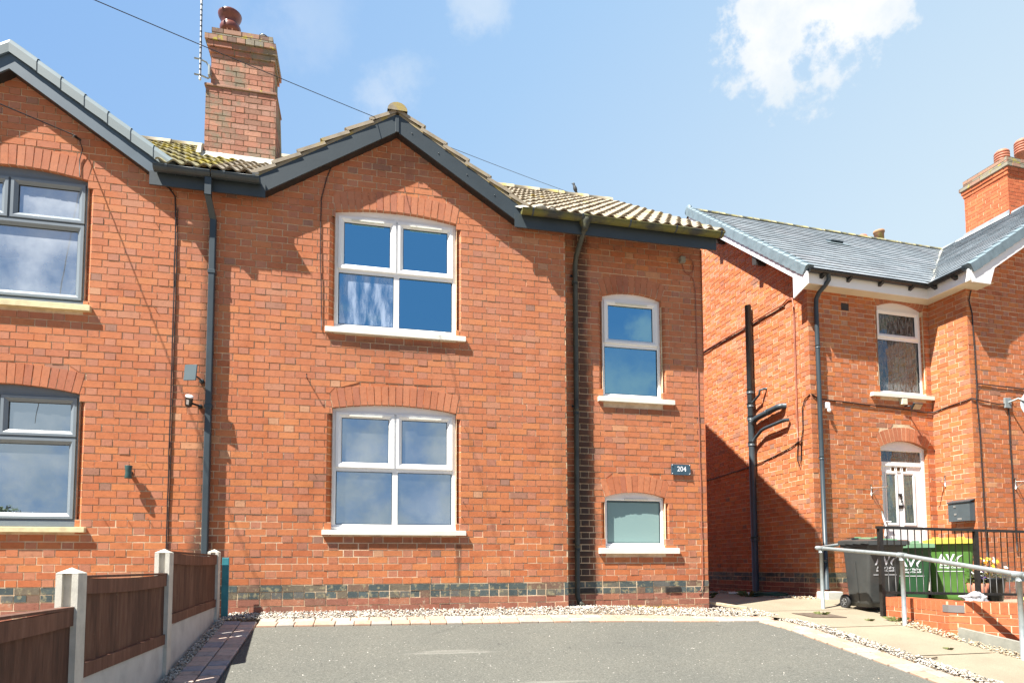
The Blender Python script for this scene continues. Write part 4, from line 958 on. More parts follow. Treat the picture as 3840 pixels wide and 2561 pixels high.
# ================================================================ RIGHT HOUSE (turned 2.5 degrees)
HP = Vector((8.099, 1.107, 0)); HA = R(2.5); he = Vector((math.cos(HA), math.sin(HA), 0)); hn = Vector((-math.sin(HA), math.cos(HA), 0))
def H(u, v, z): p = HP+he*u+hn*v; return (p.x, p.y, z)
C = empty('brick_house', tuple(HP), HA)
tag(C, 'right-hand red brick house with a grey slate roof and a white front door', 'house')
ZR = 0.385-7*CO
wr = [m_brick_r, m_mortar, m_brick_arch, m_base, m_blue, m_head]
THF = lambda s, d, z: H(s, -d, z)
THS = lambda s, d, z: H(-d, s, z)
THR = lambda s, d, z: H(2.38-d, s, z)
THG = lambda s, d, z: H(s, -0.668-d, z)
mb = MB()
opR = [dict(s0=1.30, s1=2.235, z0=-0.2, z1=2.375, rise=0.11), dict(s0=1.335, s1=2.262, z0=3.19, z1=4.675, rise=0.10, ch=0.03)]
brick_wall(mb, THF, 0, 2.40, ZR, 4.90, opR, kin(), phase=0.1, head=5, flush=True)
brick_wall(mb, THS, -0.002, 6.0, ZR, 7.5, (), kin(), gable=(3.0, 4.72, 7.62, 0.90), phase=0.02, head=5, flush=True)
brick_wall(mb, THR, -0.668, 0.0, ZR, 4.92, (), kin(), phase=0.02, head=5, flush=True)
brick_wall(mb, THG, 2.38, 6.5, ZR, 7.4, [dict(s0=4.0, s1=5.6, z0=0.9, z1=2.3), dict(s0=4.0, s1=5.6, z0=3.2, z1=4.5)], kin(), gable=(6.4, 4.95, 7.55, 0.625), phase=0.22, head=5, flush=True)
mb.poly([H(0, 6.0, ZR), H(10, 6.0, ZR), H(10, 6.0, 4.8), H(0, 6.0, 4.8)], 0)
mb.poly([H(6.5, -.66, ZR), H(10.4, -.66, ZR), H(10.4, -.66, 5), H(6.4, -.66, 7.5)], 0)
mb.build('wall', wr, C)
window(C, THF, 1.335, 2.262, 3.262, 4.675, 0.10, m_white, m_white, sill=m_stone, layout='one_over_one', panes=dict(zt=4.18), glassm=m_obsc, room=m_room, sillbox=(1.14, 2.375, 3.175, 3.245, 0.06), vents=False)
window(C, THG, 4.0, 5.6, 3.25, 4.5, 0, m_white, m_white, sill=m_stone, layout='four', panes=dict(sm=4.8, zt=3.9), glassm=m_glass, room=m_room, sillbox=(3.9, 5.7, 3.17, 3.24, .05))
window(C, THG, 4.0, 5.6, 0.95, 2.3, 0, m_white, m_white, sill=m_stone, layout='four', panes=dict(sm=4.8, zt=1.6), glassm=m_glass, room=m_room, sillbox=(3.9, 5.7, .87, .94, .05))
# door with arched head, fanlight, three little squares and two tall glazed panels
mb = MB(); s0, s1, df = 1.30, 2.235, -0.07; W = (s1-s0)/2; Rr = (W*W+.0121)/(0.22); zc = 2.375+0.11-Rr; sc = (s0+s1)/2; n = 12
pt = [s0+(s1-s0)*i/n for i in range(n+1)]; zz = [zc+math.sqrt(Rr*Rr-(p-sc)**2)+.006 for p in pt]
for i in range(n): mb.poly([THF(pt[i], df+.004, 2.33), THF(pt[i+1], df+.004, 2.33), THF(pt[i+1], df+.004, zz[i+1]), THF(pt[i], df+.004, zz[i])])
ring(mb, THF, (s0, s1, -0.05, 2.36), (s0+.062, s1-.062, -0.04, 2.325), df, df-.02, back=df-.08, flat=.7)
mb.box(s0+.06, s1-.06, 0, 1, 2.085, 2.15, T=lambda x, y, z: THF(x, df-.004-.05*y, z))
door = mb.build('door', m_white, C)
mb = MB(); DX0, DX1 = s0+.062, s1-.062; dd = df-.022
mb.box(DX0, DX1, 0, 1, -0.02, 2.085, T=lambda x, y, z: THF(x, dd-.045*y, z)); mb.build('door_leaf', m_white, door)
for a, c, e, f in ((1.475, 1.648, 1.165, 1.945), (1.822, 1.998, 1.165, 1.945)):
    mb = MB(); ring(mb, THF, (a-.035, c+.035, e-.035, f+.035), (a, c, e, f), dd+.014, dd+.004, back=dd, flat=.4); mb.build('panel_moulding', m_white, door)
    mb = MB(); mb.poly([THF(a, dd+.003, e), THF(c, dd+.003, e), THF(c, dd+.003, f), THF(a, dd+.003, f)]); mb.build('glazed_panel', m_doorglass, door)
for x in (1.575, 1.69, 1.81):
    mb = MB(); ring(mb, THF, (x-.008, x+.075, 2.0-.008, 2.075), (x, x+.067, 2.0, 2.067), dd+.01, dd+.003, back=dd); mb.build('panel_moulding', m_white, door)
    mb = MB(); mb.poly([THF(x, dd+.003, 2.0), THF(x+.067, dd+.003, 2.0), THF(x+.067, dd+.003, 2.067), THF(x, dd+.003, 2.067)]); mb.build('square_light', plain('amber_leaded_glass', (0.12, 0.07, 0.025), .3, .5, 60), door)
mb = MB(); mb.poly([THF(DX0, df-.02, 2.15), THF(DX1, df-.02, 2.15), THF(DX1, df-.02, 2.325), THF(DX0, df-.02, 2.325)]); mb.build('fanlight', m_obsc, door)
mb = MB(); mb.cbox(1.66, 1.81, 0, 1, 1.40, 1.455, .004, T=lambda x, y, z: THF(x, dd+.012-.012*y, z)); mb.build('letter_plate', m_black, door)
mb = MB(); mb.cbox(1.70, 1.77, 0, 1, 1.60, 1.64, .004, T=lambda x, y, z: THF(x, dd+.015-.015*y, z)); mb.tube([THF(1.735, dd+.02, 1.60), THF(1.735, dd+.035, 1.52), THF(1.735, dd+.02, 1.49)], .012, 8); mb.build('door_knocker', m_black, door)
mb = MB(); mb.box(1.36, 1.40, 0, 1, 1.02, 1.24, T=lambda x, y, z: THF(x, dd+.012-.012*y, z)); mb.tube([THF(1.38, dd+.02, 1.18), THF(1.38, dd+.05, 1.18), THF(1.48, dd+.05, 1.18)], .01, 8); mb.build('door_handle', m_white, door)
mb = MB(); mb.cbox(1.62, 1.86, 0, 1, 0.86, 0.90, .004, T=lambda x, y, z: THF(x, dd+.008-.008*y, z)); mb.build('draught_strip', m_steel, door)
mb = MB(); mb.tube([THF(1.235, .03, 1.34), THF(1.235, .06, 1.22), THF(1.27, .07, 1.10), THF(1.27, .05, 0.95)], .014, 8); mb.build('grab_handle', m_white, C)
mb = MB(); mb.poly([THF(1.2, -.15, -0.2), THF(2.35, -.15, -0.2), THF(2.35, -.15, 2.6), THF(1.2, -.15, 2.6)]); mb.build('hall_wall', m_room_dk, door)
# roofs of flat interlocking slates
def slates(mb, T, s0, s1, L, gauge, wid, inside, th=0.012, lift=0.020):
    rows = int(L/gauge)
    for r in range(rows+1):
        t0 = r*gauge; t1 = min(t0+gauge*1.25, L+.02); s = s0-(r % 2)*wid/2
        while s < s1:
            a, b = max(s, s0), min(s+wid-.003, s1); s += wid
            if b-a < .02 or not inside((a+b)/2, t0+gauge/2): continue
            j = random.uniform(-.001, .0015)
            mb.hexa([T(a, t0, lift-th+j), T(b, t0, lift-th+j), T(b, t1, -th), T(a, t1, -th), T(a, t0, lift+j), T(b, t0, lift+j), T(b, t1, 0), T(a, t1, 0)])
RV, RZ2, EV, EZ2 = 3.0, 7.70, -0.27, 4.985
l2 = math.hypot(RV-EV, RZ2-EZ2); c2, s2 = (RV-EV)/l2, (RZ2-EZ2)/l2
TS = lambda s, t, n: H(s, EV+t*c2-n*s2, EZ2+t*s2+n*c2)
UE, UJ = 2.13, 6.30                                   # cross roof: eave and ridge positions
mS = (RZ2-EZ2)/(UJ-UE)
mb = MB()
def val_u(t): return UE+0.02+(UJ-UE)*(t/l2)
slates(mb, TS, -0.20, UJ+0.1, l2, 0.205, 0.30, lambda s, t: s < val_u(t)+0.05)
mb.poly([TS(-0.2, 0.05, -.03), TS(UE, 0.05, -.03), TS(UJ, l2, -.03), TS(-0.2, l2, -.03)]); mb.poly([H(-0.2, 6.3, 4.9), H(10, 6.3, 4.9), H(10, 3, 7.68), H(-0.2, 3, 7.68)])
mb.build('roof', m_slate, C)
l3 = math.hypot(UJ-UE, RZ2-EZ2); c3, s3 = (UJ-UE)/l3, (RZ2-EZ2)/l3
TX = lambda s, t, n: H(UE+t*c3-n*s3, s, EZ2+t*s3+n*c3)
mb = MB(); slates(mb, TX, -0.93, 3.0, l3, 0.205, 0.30, lambda s, t: s < EV+(RV-EV)*(t/l3)+0.05)
mb.poly([TX(-0.93, .02, -.03), TX(EV, .02, -.03), TX(3.0, l3, -.03), TX(-0.93, l3, -.03)]); mb.poly([H(UJ, -.93, 7.7), H(UJ, 3, 7.7), H(10.5, 3, 5.0), H(10.5, -.93, 5.0)])
mb.build('cross_roof', m_slate, C)
ridge_line('ridge_tiles', C, [H(-0.22, 3.0, RZ2-.035), H(UJ, 3.0, RZ2-.035)], 0.075, 0.40, mossy('mossy_ridge', (0.17, 0.17, 0.14), (0.30, 0.27, 0.10), 12, 0.42, 0.55))
ridge_line('ridge_tiles', C, [H(UJ, 3.0, RZ2-.035), H(UJ, -0.93, RZ2-.035)], 0.075, 0.40, m_slate)
# valley and the light strip along it
mb = MB(); a, b = Vector(H(UE+.03, EV+.03, EZ2+.028)), Vector(H(UJ, RV, RZ2+.02)); d = (b-a).normalized(); sd = d.cross(Vector((0, 0, 1))).normalized()
mb.poly([a-sd*.05, a+sd*.05, b+sd*.05, b-sd*.05]); mb.build('valley_strip', m_conc, C)
# verge capping, bargeboard on the left gable of the main roof
def verge(T, L, name='verge_capping', mt=None, segs=26, hw=.10, drop=.12):
    mb = MB(); g = L/segs
    for i in range(segs):
        t0, t1 = i*g, (i+1)*g+.012; e = .012
        pr = [(-.045, -drop), (-.05, .02), (-.02, .045), (.08, .045), (.1, .02)]
        lo = [T(x, t0, z+e) for x, z in pr]; hi = [T(x, t1, z) for x, z in pr]
        for k in range(4): mb.poly([lo[k], lo[k+1], hi[k+1], hi[k]])
        mb.poly(lo)
    return mb.build(name, mt, C)
m_vergeR = plain('pale_verge_metal', (0.17, 0.225, 0.25), .5, .15, 8)
verge(lambda x, t, n: TS(-0.20+x, t, n), l2, mt=m_vergeR)
verge(lambda x, t, n: TX(-0.93+x, t, n), l3, mt=m_vergeR)
mb = MB(); mb.lathe([(0.0, -.012), (.10, -.01), (.105, .03), (.0, .035)], H(-0.235, 3.0, RZ2-.02), 16, 0, Matrix.Rotation(HA+R(90), 3, 'Z') @ Matrix.Rotation(R(90), 3, 'X')); mb.build('ridge_end_cap', m_vergeR, C)
def board(name, P, th, mt, nrm):
    mb = MB(); F = [Vector(p) for p in P]; Bk = [p-Vector(nrm)*th for p in F]; mb.poly(F); mb.poly(list(reversed(Bk))); n = len(F)
    for i in range(n): mb.poly([F[i], Bk[i], Bk[(i+1) % n], F[(i+1) % n]])
    return mb.build(name, mt, C)
zv = lambda v: EZ2+(v-EV)*(RZ2-EZ2)/(RV-EV)
board('barge_board', [H(-.22, EV+.02, zv(EV)-.24), H(-.22, EV+.30, zv(EV)-.24), H(-.22, EV+.30, zv(EV+.30)-.265), H(-.22, RV, RZ2-.265), H(-.22, RV, RZ2-.06), H(-.22, EV-.01, zv(EV)-.06)], .02, m_white, -he)
board('box_end', [H(-.225, EV-.02, EZ2-.25), H(-.225, .03, EZ2-.35), H(-.225, .03, EZ2+.02), H(-.225, EV-.02, EZ2-.09)], .02, m_white, -he)
mb = MB(); mb.poly([H(-.2, EV+.3, zv(EV+.3)-.25), H(0, EV+.3, zv(EV+.3)-.25), H(0, RV, RZ2-.25), H(-.2, RV, RZ2-.25)]); mb.build('soffit', m_white, C)
for v in (0.95, 2.1): 
    mb = MB(); mb.hexa([H(-.2, v, zv(v)-.40), H(0, v, zv(v)-.40), H(0, v+.10, zv(v)-.36), H(-.2, v+.10, zv(v)-.36), H(-.2, v, zv(v)-.24), H(0, v, zv(v)-.24), H(0, v+.10, zv(v)-.2), H(-.2, v+.10, zv(v)-.2)]); mb.build('purlin_end', m_iron, C)
uz = lambda u: EZ2+(u-UE)*mS
board('barge_board', [H(UE+.05, -.95, uz(UE)-.23), H(UE+.40, -.95, uz(UE)-.23), H(UE+.50, -.95, uz(UE+.50)-.29), H(UJ, -.95, RZ2-.29), H(UJ, -.95, RZ2-.07), H(UE+.02, -.95, uz(UE)-.06)], .02, m_white, -hn)
mb = MB(); mb.poly([H(UE+.5, -.93, uz(UE+.5)-.27), H(UE+.5, -.67, uz(UE+.5)-.27), H(UJ, -.67, RZ2-.27), H(UJ, -.93, RZ2-.27)]); mb.build('soffit', m_white, C)
# fascias, soffits, gutters
mcream = plain('cream_soffit', (0.74, 0.70, 0.55), .6, .05, 3)
mb = MB(); mb.hexa([H(-.21, -.22, 4.78), H(2.14, -.22, 4.78), H(2.14, -.20, 4.78), H(-.21, -.20, 4.78), H(-.21, -.22, 4.96), H(2.14, -.22, 4.96), H(2.14, -.20, 4.96), H(-.21, -.20, 4.96)])
mb.hexa([H(2.14, -.93, 4.78), H(2.16, -.93, 4.78), H(2.16, -.20, 4.78), H(2.14, -.20, 4.78), H(2.14, -.93, 4.96), H(2.16, -.93, 4.96), H(2.16, -.20, 4.96), H(2.14, -.20, 4.96)]); mb.build('fascia', m_white, C)
mb = MB(); mb.poly([H(-.21, -.2, 4.785), H(2.16, -.2, 4.785), H(2.38, 0, 4.785), H(-.21, 0, 4.785)]); mb.poly([H(2.16, -.94, 4.785), H(2.62, -.94, 4.785), H(2.62, -.66, 4.785), H(2.38, -.66, 4.785), H(2.38, 0, 4.785), H(2.16, -.2, 4.785)]); mb.build('soffit', mcream, C)
def hgutter(P, Q, off, name='gutter'):
    mb = MB(); n = 8; P, Q = Vector(P), Vector(Q); off = Vector(off)
    for k in range(n):
        a, b = math.pi+math.pi*k/n, math.pi+math.pi*(k+1)/n
        f = lambda p, t: p+off*math.cos(t)+Vector((0, 0, .052*math.sin(t)))
        mb.poly([f(P, a), f(Q, a), f(Q, b), f(P, b)]); mb.sm[-1] = True
    for e in (P, Q): mb.poly([e+off*math.cos(math.pi+math.pi*k/n)+Vector((0, 0, .052*math.sin(math.pi+math.pi*k/n))) for k in range(n+1)])
    for s in (-1, 1): mb.tube([P+off*s, Q+off*s], .006, 6)
    return mb.build(name, m_black, C)
g1 = hgutter(H(-.19, -.275, 4.97), H(2.10, -.275, 4.97), hn*.055); g2 = hgutter(H(2.08, -.90, 4.97), H(2.08, -.25, 4.97), he*.055)
for u in (.05, .55, 1.15, 1.75):
    mb = MB(); mb.hexa([H(u, -.29, 4.895), H(u+.05, -.29, 4.895), H(u+.05, -.22, 4.87), H(u, -.22, 4.87), H(u, -.31, 4.92), H(u+.05, -.31, 4.92), H(u+.05, -.22, 4.93), H(u, -.22, 4.93)]); mb.build('gutter_bracket', m_black, g1)
for v in (-.4, -.75):
    mb = MB(); mb.hexa([H(2.07, v, 4.895), H(2.07, v+.05, 4.895), H(2.14, v+.05, 4.87), H(2.14, v, 4.87), H(2.05, v, 4.92), H(2.05, v+.05, 4.92), H(2.14, v+.05, 4.93), H(2.14, v, 4.93)]); mb.build('gutter_bracket', m_black, g2)
# pipes
mb = MB(); mb.tube([H(.17, -.275, 4.93), H(.17, -.275, 4.84), H(.155, -.22, 4.78), H(.12, -.12, 4.70), H(.105, -.075, 4.62), H(.105, -.065, 4.5), H(.11, -.065, 2.4), H(.12, -.065, .13)], .034, 12)
for z in (3.86, 2.13, .55): mb.tube([H(.108, -.065, z-.02), H(.108, -.065, z+.02)], .04, 12)
mb.build('downpipe', m_anth, C)
mb = MB(); mb.cbox(-.02, .26, -.24, 0, -.04, .10, .01, T=lambda x, y, z: H(x, y, z)); mb.build('drain_surround', m_conc2, C)
mb = MB(); mb.tube([H(-.085, 1.36, .02), H(-.085, 1.36, 5.06)], .055, 16)
for z in (.95, 2.60, 3.05, 3.28, 3.52): mb.tube([H(-.085, 1.36, z-.035), H(-.085, 1.36, z+.035)], .064, 16)
st = mb.build('soil_stack', m_anth, C)
mb = MB(); mb.tube([H(-.085, 1.33, 2.98), H(-.085, 1.20, 3.02), H(-.085, .78, 3.07), H(-.085, .66, 3.08), H(-.05, .60, 3.085), H(.01, .59, 3.085)], .05, 14); mb.tube([H(-.085, .92, 3.054), H(-.085, .86, 3.06)], .056, 14); mb.build('branch_pipe', m_anth, st)
mb = MB(); mb.tube([H(-.085, 1.34, 2.62), H(-.09, 1.22, 2.70), H(-.09, 1.08, 2.78), H(-.09, .98, 2.80), H(-.09, .50, 2.83), H(-.03, .46, 2.83)], .028, 12); mb.build('waste_pipe', m_anth, st)
mb = MB(); mb.tube([H(-.085, 1.34, 3.30), H(-.09, 1.20, 3.36), H(-.10, 1.10, 3.40), H(-.10, 1.08, 3.47), H(-.05, 1.04, 3.49), H(.01, 1.03, 3.49)], .02, 10); mb.build('waste_pipe', m_anth, st)
cable(C, 'wall_cable', [H(-.015, 5.0, 4.75), H(-.015, 2.9, 4.75), H(-.02, .55, 4.76), H(-.02, .42, 4.80), H(-.02, .31, 4.77), H(-.02, .28, 4.60)], .012, m_cable_r)
cable(C, 'wall_cable', [H(-.015, 5.0, 4.71), H(-.015, 2.9, 4.71), H(-.015, .50, 4.72)], .009, m_cable)
cable(C, 'service_pipe', [H(-.02, .28, 4.62), H(-.02, .29, 2.50)], .014, m_cable_r)
cable(C, 'wall_cable', [H(-.012, 4.5, 2.18), H(-.012, 2.9, 2.16), H(-.012, 1.4, 2.23), H(-.012, .9, 2.30), H(-.012, .45, 2.38), H(-.012, .29, 2.44), H(-.03, .20, 2.42), H(-.02, .17, 2.6), H(-.02, .16, 2.95), H(-.02, .10, 3.08), H(-.01, .0, 3.12)], .009, m_cable)
cable(C, 'wall_cable', [H(-.02, .28, 2.45), H(-.04, .29, 2.15), H(-.03, .26, 2.05), H(-.02, .23, 2.15), H(-.02, .21, 2.45)], .009, m_cable)
cable(C, 'wall_cable', [H(0.02, -.012, 3.12), H(.14, -.012, 3.06), H(.9, -.012, 3.03), H(1.6, -.012, 3.01), H(2.2, -.014, 2.97), H(2.365, -.02, 2.98)], .010, m_cable)
cable(C, 'wall_cable', [H(2.365, -.02, 2.98), H(2.366, -.30, 3.01), H(2.366, -.62, 3.03), H(2.37, -.68, 3.05), H(2.47, -.682, 3.03)], .010, m_cable)
cable(C, 'wall_cable', [H(2.47, -.682, 4.76), H(2.42, -.682, 4.6), H(2.47, -.682, 4.4), H(2.49, -.682, 3.6), H(2.49, -.682, 3.2), H(2.47, -.684, 3.03), H(2.50, -.684, 2.6), H(2.52, -.684, .6)], .009, m_cable)
cable(C, 'wall_cable', [H(2.49, -.682, 3.25), H(2.53, -.682, 3.29), H(2.8, -.682, 3.28), H(4, -.682, 3.26)], .009, m_cable)
cable(C, 'wall_cable', [H(2.50, -.682, 3.03), H(2.9, -.682, 2.99), H(3.12, -.682, 3.01), H(3.2, -.682, 3.08)], .009, m_cable)
cable(C, 'wall_cable', [H(3.12, -.682, 3.02), H(3.11, -.684, 2.4), H(3.13, -.684, .7)], .010, m_cable)
cable(C, 'wall_cable', [H(2.60, -.682, 5.0), H(2.62, -.682, 4.92), H(2.70, -.682, 4.98), H(2.68, -.682, 5.08), H(2.60, -.682, 5.05), H(2.7, -.682, 5.2), H(3.1, -.682, 5.22)], .007, m_cable)
mb = MB(); mb.box(0, 1, 0, 1, 0, 1, T=lambda x, y, z: THF(.636+.145*x, .004, 4.525+.115*z) if y < .5 else THF(.636+.145*x, -.03, 4.525+.115*z)); mb.build('wall_vent', m_iron, C)
# chimney
TCh = lambda s, d, z: H(6.02-d, s, z)
mb = MB()
def stackH(mb, u0, u1, v0, v1, z0, z1, sl=0, pat='F', ph=0.0):
    for T, a, b in ((lambda s, d, z: H(s, v0-d, z), u0, u1), (lambda s, d, z: H(u0-d, s, z), v0, v1), (lambda s, d, z: H(u1+d, s, z), v0, v1), (lambda s, d, z: H(s, v1+d, z), u0, u1)):
        brick_wall(mb, T, a, b, z0, z1, kinds=lambda k: (pat, sl), phase=ph, depth=.05, step=.3)
    mb.poly([H(u0, v0, z1-.004), H(u1, v0, z1-.004), H(u1, v1, z1-.004), H(u0, v1, z1-.004)], 1)
cu0, cu1, cv0, cv1 = 6.18, 7.0, 1.36, 2.30
stackH(mb, cu0, cu1, cv0, cv1, 7.3, 8.50)
ch = mb.build('chimney', [m_newbrick, m_mortar, m_ridge], C)
mb = MB()
for z, e in ((8.50, .02), (8.576, .04)): stackH(mb, cu0-e, cu1+e, cv0-e, cv1+e, z, z+.0755, 0, 'S', .05)
stackH(mb, cu0-.065, cu1+.065, cv0-.065, cv1+.065, 8.652, 8.728, 2, 'S', .1); stackH(mb, cu0-.01, cu1+.01, cv0-.01, cv1+.01, 8.728, 8.88, 2, 'S', .02)
mb.build('chimney_head', [m_newbrick, m_mortar_d, m_chimcap], ch)
def rpot(u, v, z, h):
    mb = MB(); pr = [(.11, 0), (.115, h)]
    for k in range(4): pr += [(.14, h+.01+k*.055), (.14, h+.035+k*.055), (.118, h+.04+k*.055), (.118, h+.052+k*.055)]
    q = h+.01+4*.055; pr += [(.14, q), (.135, q+.03), (.10, q+.07), (.05, q+.085), (0, q+.09)]
    mb.lathe(pr, H(u, v, z), 20); return mb.build('chimney_pot', m_terra, ch)
rpot(cu0+.22, cv0+.25, 8.86, .02); rpot(cu0+.62, cv0+.12, 8.86, .24)
mb = MB(); mb.lathe([(.09, 0), (.095, .06), (.08, .06), (.08, .0)], H(cu0+.22, cv1-.22, 8.87), 16); mb.build('chimney_pot', m_steel, ch)
mb = MB(); mb.poly([H(cu0-.012, cv0-.012, uz(cu0)-.05), H(cu0-.012, cv1+.05, uz(cu0)-.05), H(cu0-.012, cv1+.05, uz(cu0)+.09), H(cu0-.012, cv0-.012, uz(cu0)+.11)]); mb.poly([H(cu0-.16, cv0-.1, uz(cu0-.16)+.03), H(cu0-.16, cv1+.1, uz(cu0-.16)+.03), H(cu0-.012, cv1+.05, uz(cu0)+.04), H(cu0-.012, cv0-.012, uz(cu0)+.04)]); mb.build('flashing', m_lead, ch)
# tile vents
for (T, s, t) in ((TS, 2.12, 2.72), (TX, 1.05, 1.55)):
    mb = MB(); mb.hexa([T(s, t, .015), T(s+.30, t, .015), T(s+.30, t+.16, .015), T(s, t+.16, .015), T(s+.01, t-.02, .075), T(s+.29, t-.02, .075), T(s+.27, t+.15, .035), T(s+.03, t+.15, .035)]); mb.build('tile_vent', m_anth, C)
    mb = MB(); mb.poly([T(s-.12, t-.12, .03), T(s+.42, t-.12, .03), T(s+.42, t+.0, .03), T(s-.12, t+.0, .03)]); mb.build('vent_apron', m_verge, C)
# pots of a stack further back
mb = MB(); mb.lathe([(.13, 0), (.13, .35), (.15, .37), (.15, .42), (.10, .42)], H(7.95, 6.3, 9.15+.5), 18); D_ = tag(mb.build('chimney_pot', m_terra_moss), 'buff clay chimney pot peeping over the grey slate ridge', 'chimney pot')
mb = MB(); mb.lathe([(.14, -.05), (.145, .22), (.12, .27), (.05, .31), (0, .31)], H(7.35, 6.3, 9.15+.43), 18); tag(mb.build('chimney_pot', m_terra), 'red clay pot top barely showing over the slate ridge, beside a taller buff pot', 'chimney pot')
# things fixed to the right house
t = empty('mailbox', H(2.37, -.46, 1.3), HA+R(-90)); tag(t, 'dark grey wall mailbox with a silver lock on the side wall beside the white door', 'mailbox')
TMB = lambda s, d, z: H(2.38-d, s, z)
mb = MB(); mb.cbox(-.645, -.285, 0, 1, 1.165, 1.45, .008, T=lambda x, y, z: TMB(x, .11*(1-y), z)); mb.build('box_body', plain('dark_grey_metal', (.075, .095, .105), .35, .06), t)
mb = MB(); mb.hexa([TMB(-.655, .125, 1.45), TMB(-.275, .125, 1.45), TMB(-.275, 0, 1.49), TMB(-.655, 0, 1.49), TMB(-.655, .125, 1.465), TMB(-.275, .125, 1.465), TMB(-.275, 0, 1.505), TMB(-.655, 0, 1.505)]); mb.build('lid', m_anth, t)
for s, z in ((-.40, 1.395), (-.41, 1.275)):
    mb = MB(); mb.box(0, 1, 0, 1, 0, 1, T=lambda x, y, zz: TMB(s-.018+.036*x, .11+.008*(1-y), z-.014+.028*zz)); mb.build('lock', m_steel, t)
mb = MB(); mb.box(0, 1, 0, 1, 0, 1, T=lambda x, y, zz: TMB(-.51+.07*x, .11+.004*(1-y), 1.185+.03*zz)); mb.build('name_tag', m_steel, t)
t = empty('floodlight', H(1.74, 0, 3.1), HA); tag(t, 'security floodlight with a white sensor box just under the white-framed upstairs window sill', 'floodlight')
mb = MB(); mb.cbox(-.055, .055, -.06, 0, 3.07, 3.165, .006, T=lambda x, y, z: H(1.76+x, y, z)); mb.build('sensor', plain('cream_plastic', (.72, .70, .55), .5, .05), t)
mb = MB(); Q = Matrix.Rotation(R(38), 3, 'X')
def TF(x, y, z): p = Q @ Vector((x, y, z)); return H(1.88+p.x, -.16+p.y, 3.02+p.z)
mb.cbox(-.09, .09, -.02, .02, -.055, .055, .006, T=TF); mb.tube([H(1.80, -.01, 3.05), H(1.86, -.13, 3.03)], .012, 8); mb.build('lamp_head', m_black, t)
mb = MB(); mb.poly([TF(-.075, -.0215, -.045), TF(.075, -.0215, -.045), TF(.075, -.0215, .045), TF(-.075, -.0215, .045)]); mb.build('lens', plain('pale_lens', (.5, .42, .28), .3, .1), t)
t = empty('doorbell_camera', H(.28, 0, 2.95), HA); tag(t, 'small white motion sensor beside the downpipe of the right-hand house', 'sensor')
mb = MB(); mb.cbox(.235, .32, -.05, 0, 2.92, 3.01, .006, T=H); mb.build('sensor_box', m_white, t)
mb = MB(); mb.lathe([(0, -.04), (.025, -.03), (.03, 0), (.02, .02), (0, .02)], H(.285, -.06, 2.885), 12); mb.build('sensor_eye', m_white, t)
t.name = 'motion_sensor'
def bracket(u, v, z, T, name_l):
    mb = MB(); mb.tube([T(0, 0, .05), T(0, .02, 0), T(.01, .30, -.02), T(.01, .32, .01)], .008, 6); mb.tube([T(0, 0, -.10), T(.005, .15, -.03)], .006, 6); mb.tube([T(0, .01, .06), T(0, .01, -.12)], .01, 6)
    return tag(mb.build('plant_bracket', m_steel), name_l, 'bracket')
bracket(0, 0, 0, lambda x, d, z: THF(1.07+x, d, 1.70+z), 'rusty hanging-basket bracket on the brick left of the white front door')
bracket(0, 0, 0, lambda x, d, z: THR(-.17+x, d*.8, 1.86+z), 'thin empty hanging-basket bracket on the wall above the dark mailbox')
bracket(0, 0, 0, lambda x, d, z: THG(3.18+x, d, 1.78+z), 'rusty hanging-basket bracket beside the cable at the right edge of the picture')
t = empty('satellite_dish', H(3.3, -.67, 3.0), HA); tag(t, 'grey satellite dish cut off by the right edge of the picture', 'satellite dish')
mb = MB(); mb.lathe([(0, .0), (.12, .01), (.22, .045), (.28, .075), (.285, .07), (.22, .03), (0, -.01)], H(3.42, -.95, 2.93), 28, tilt=Matrix.Rotation(HA, 3, 'Z') @ Matrix.Rotation(R(72), 3, 'X') @ Matrix.Rotation(R(-35), 3, 'Y')); mb.build('dish', m_lead, t)
mb = MB(); mb.tube([H(3.1, -.67, 3.02), H(3.14, -.82, 3.06), H(3.28, -.9, 2.98)], .014, 8); mb.cbox(3.03, 3.16, -.70, -.668, 2.94, 3.10, .004, T=H); mb.build('arm', m_galv, t)
mb = MB()
for i, (x, z, w_, h_, c) in enumerate(()): pass
for i, (x, z0_, w_, h_, mt_, lab) in enumerate(((1.46, 3.30, .16, .36, 'mint', 'pale green towel roll standing at the left inside the upstairs window of the right-hand house'), (1.80, 3.30, .22, .30, 'mint', 'lower pale green box stacked inside the upstairs window of the right-hand house'), (1.86, 3.61, .26, .34, 'mint', 'upper pale green and white bundle stacked inside the upstairs window of the right-hand house'))):
    mb = MB(); mb.cbox(x, x+w_, .22, .38, z0_, z0_+h_, .03, T=H); tag(mb.build('bundle', plain('mint_cloth', (.45, .72, .50), .8, .08)), lab, 'bundle')

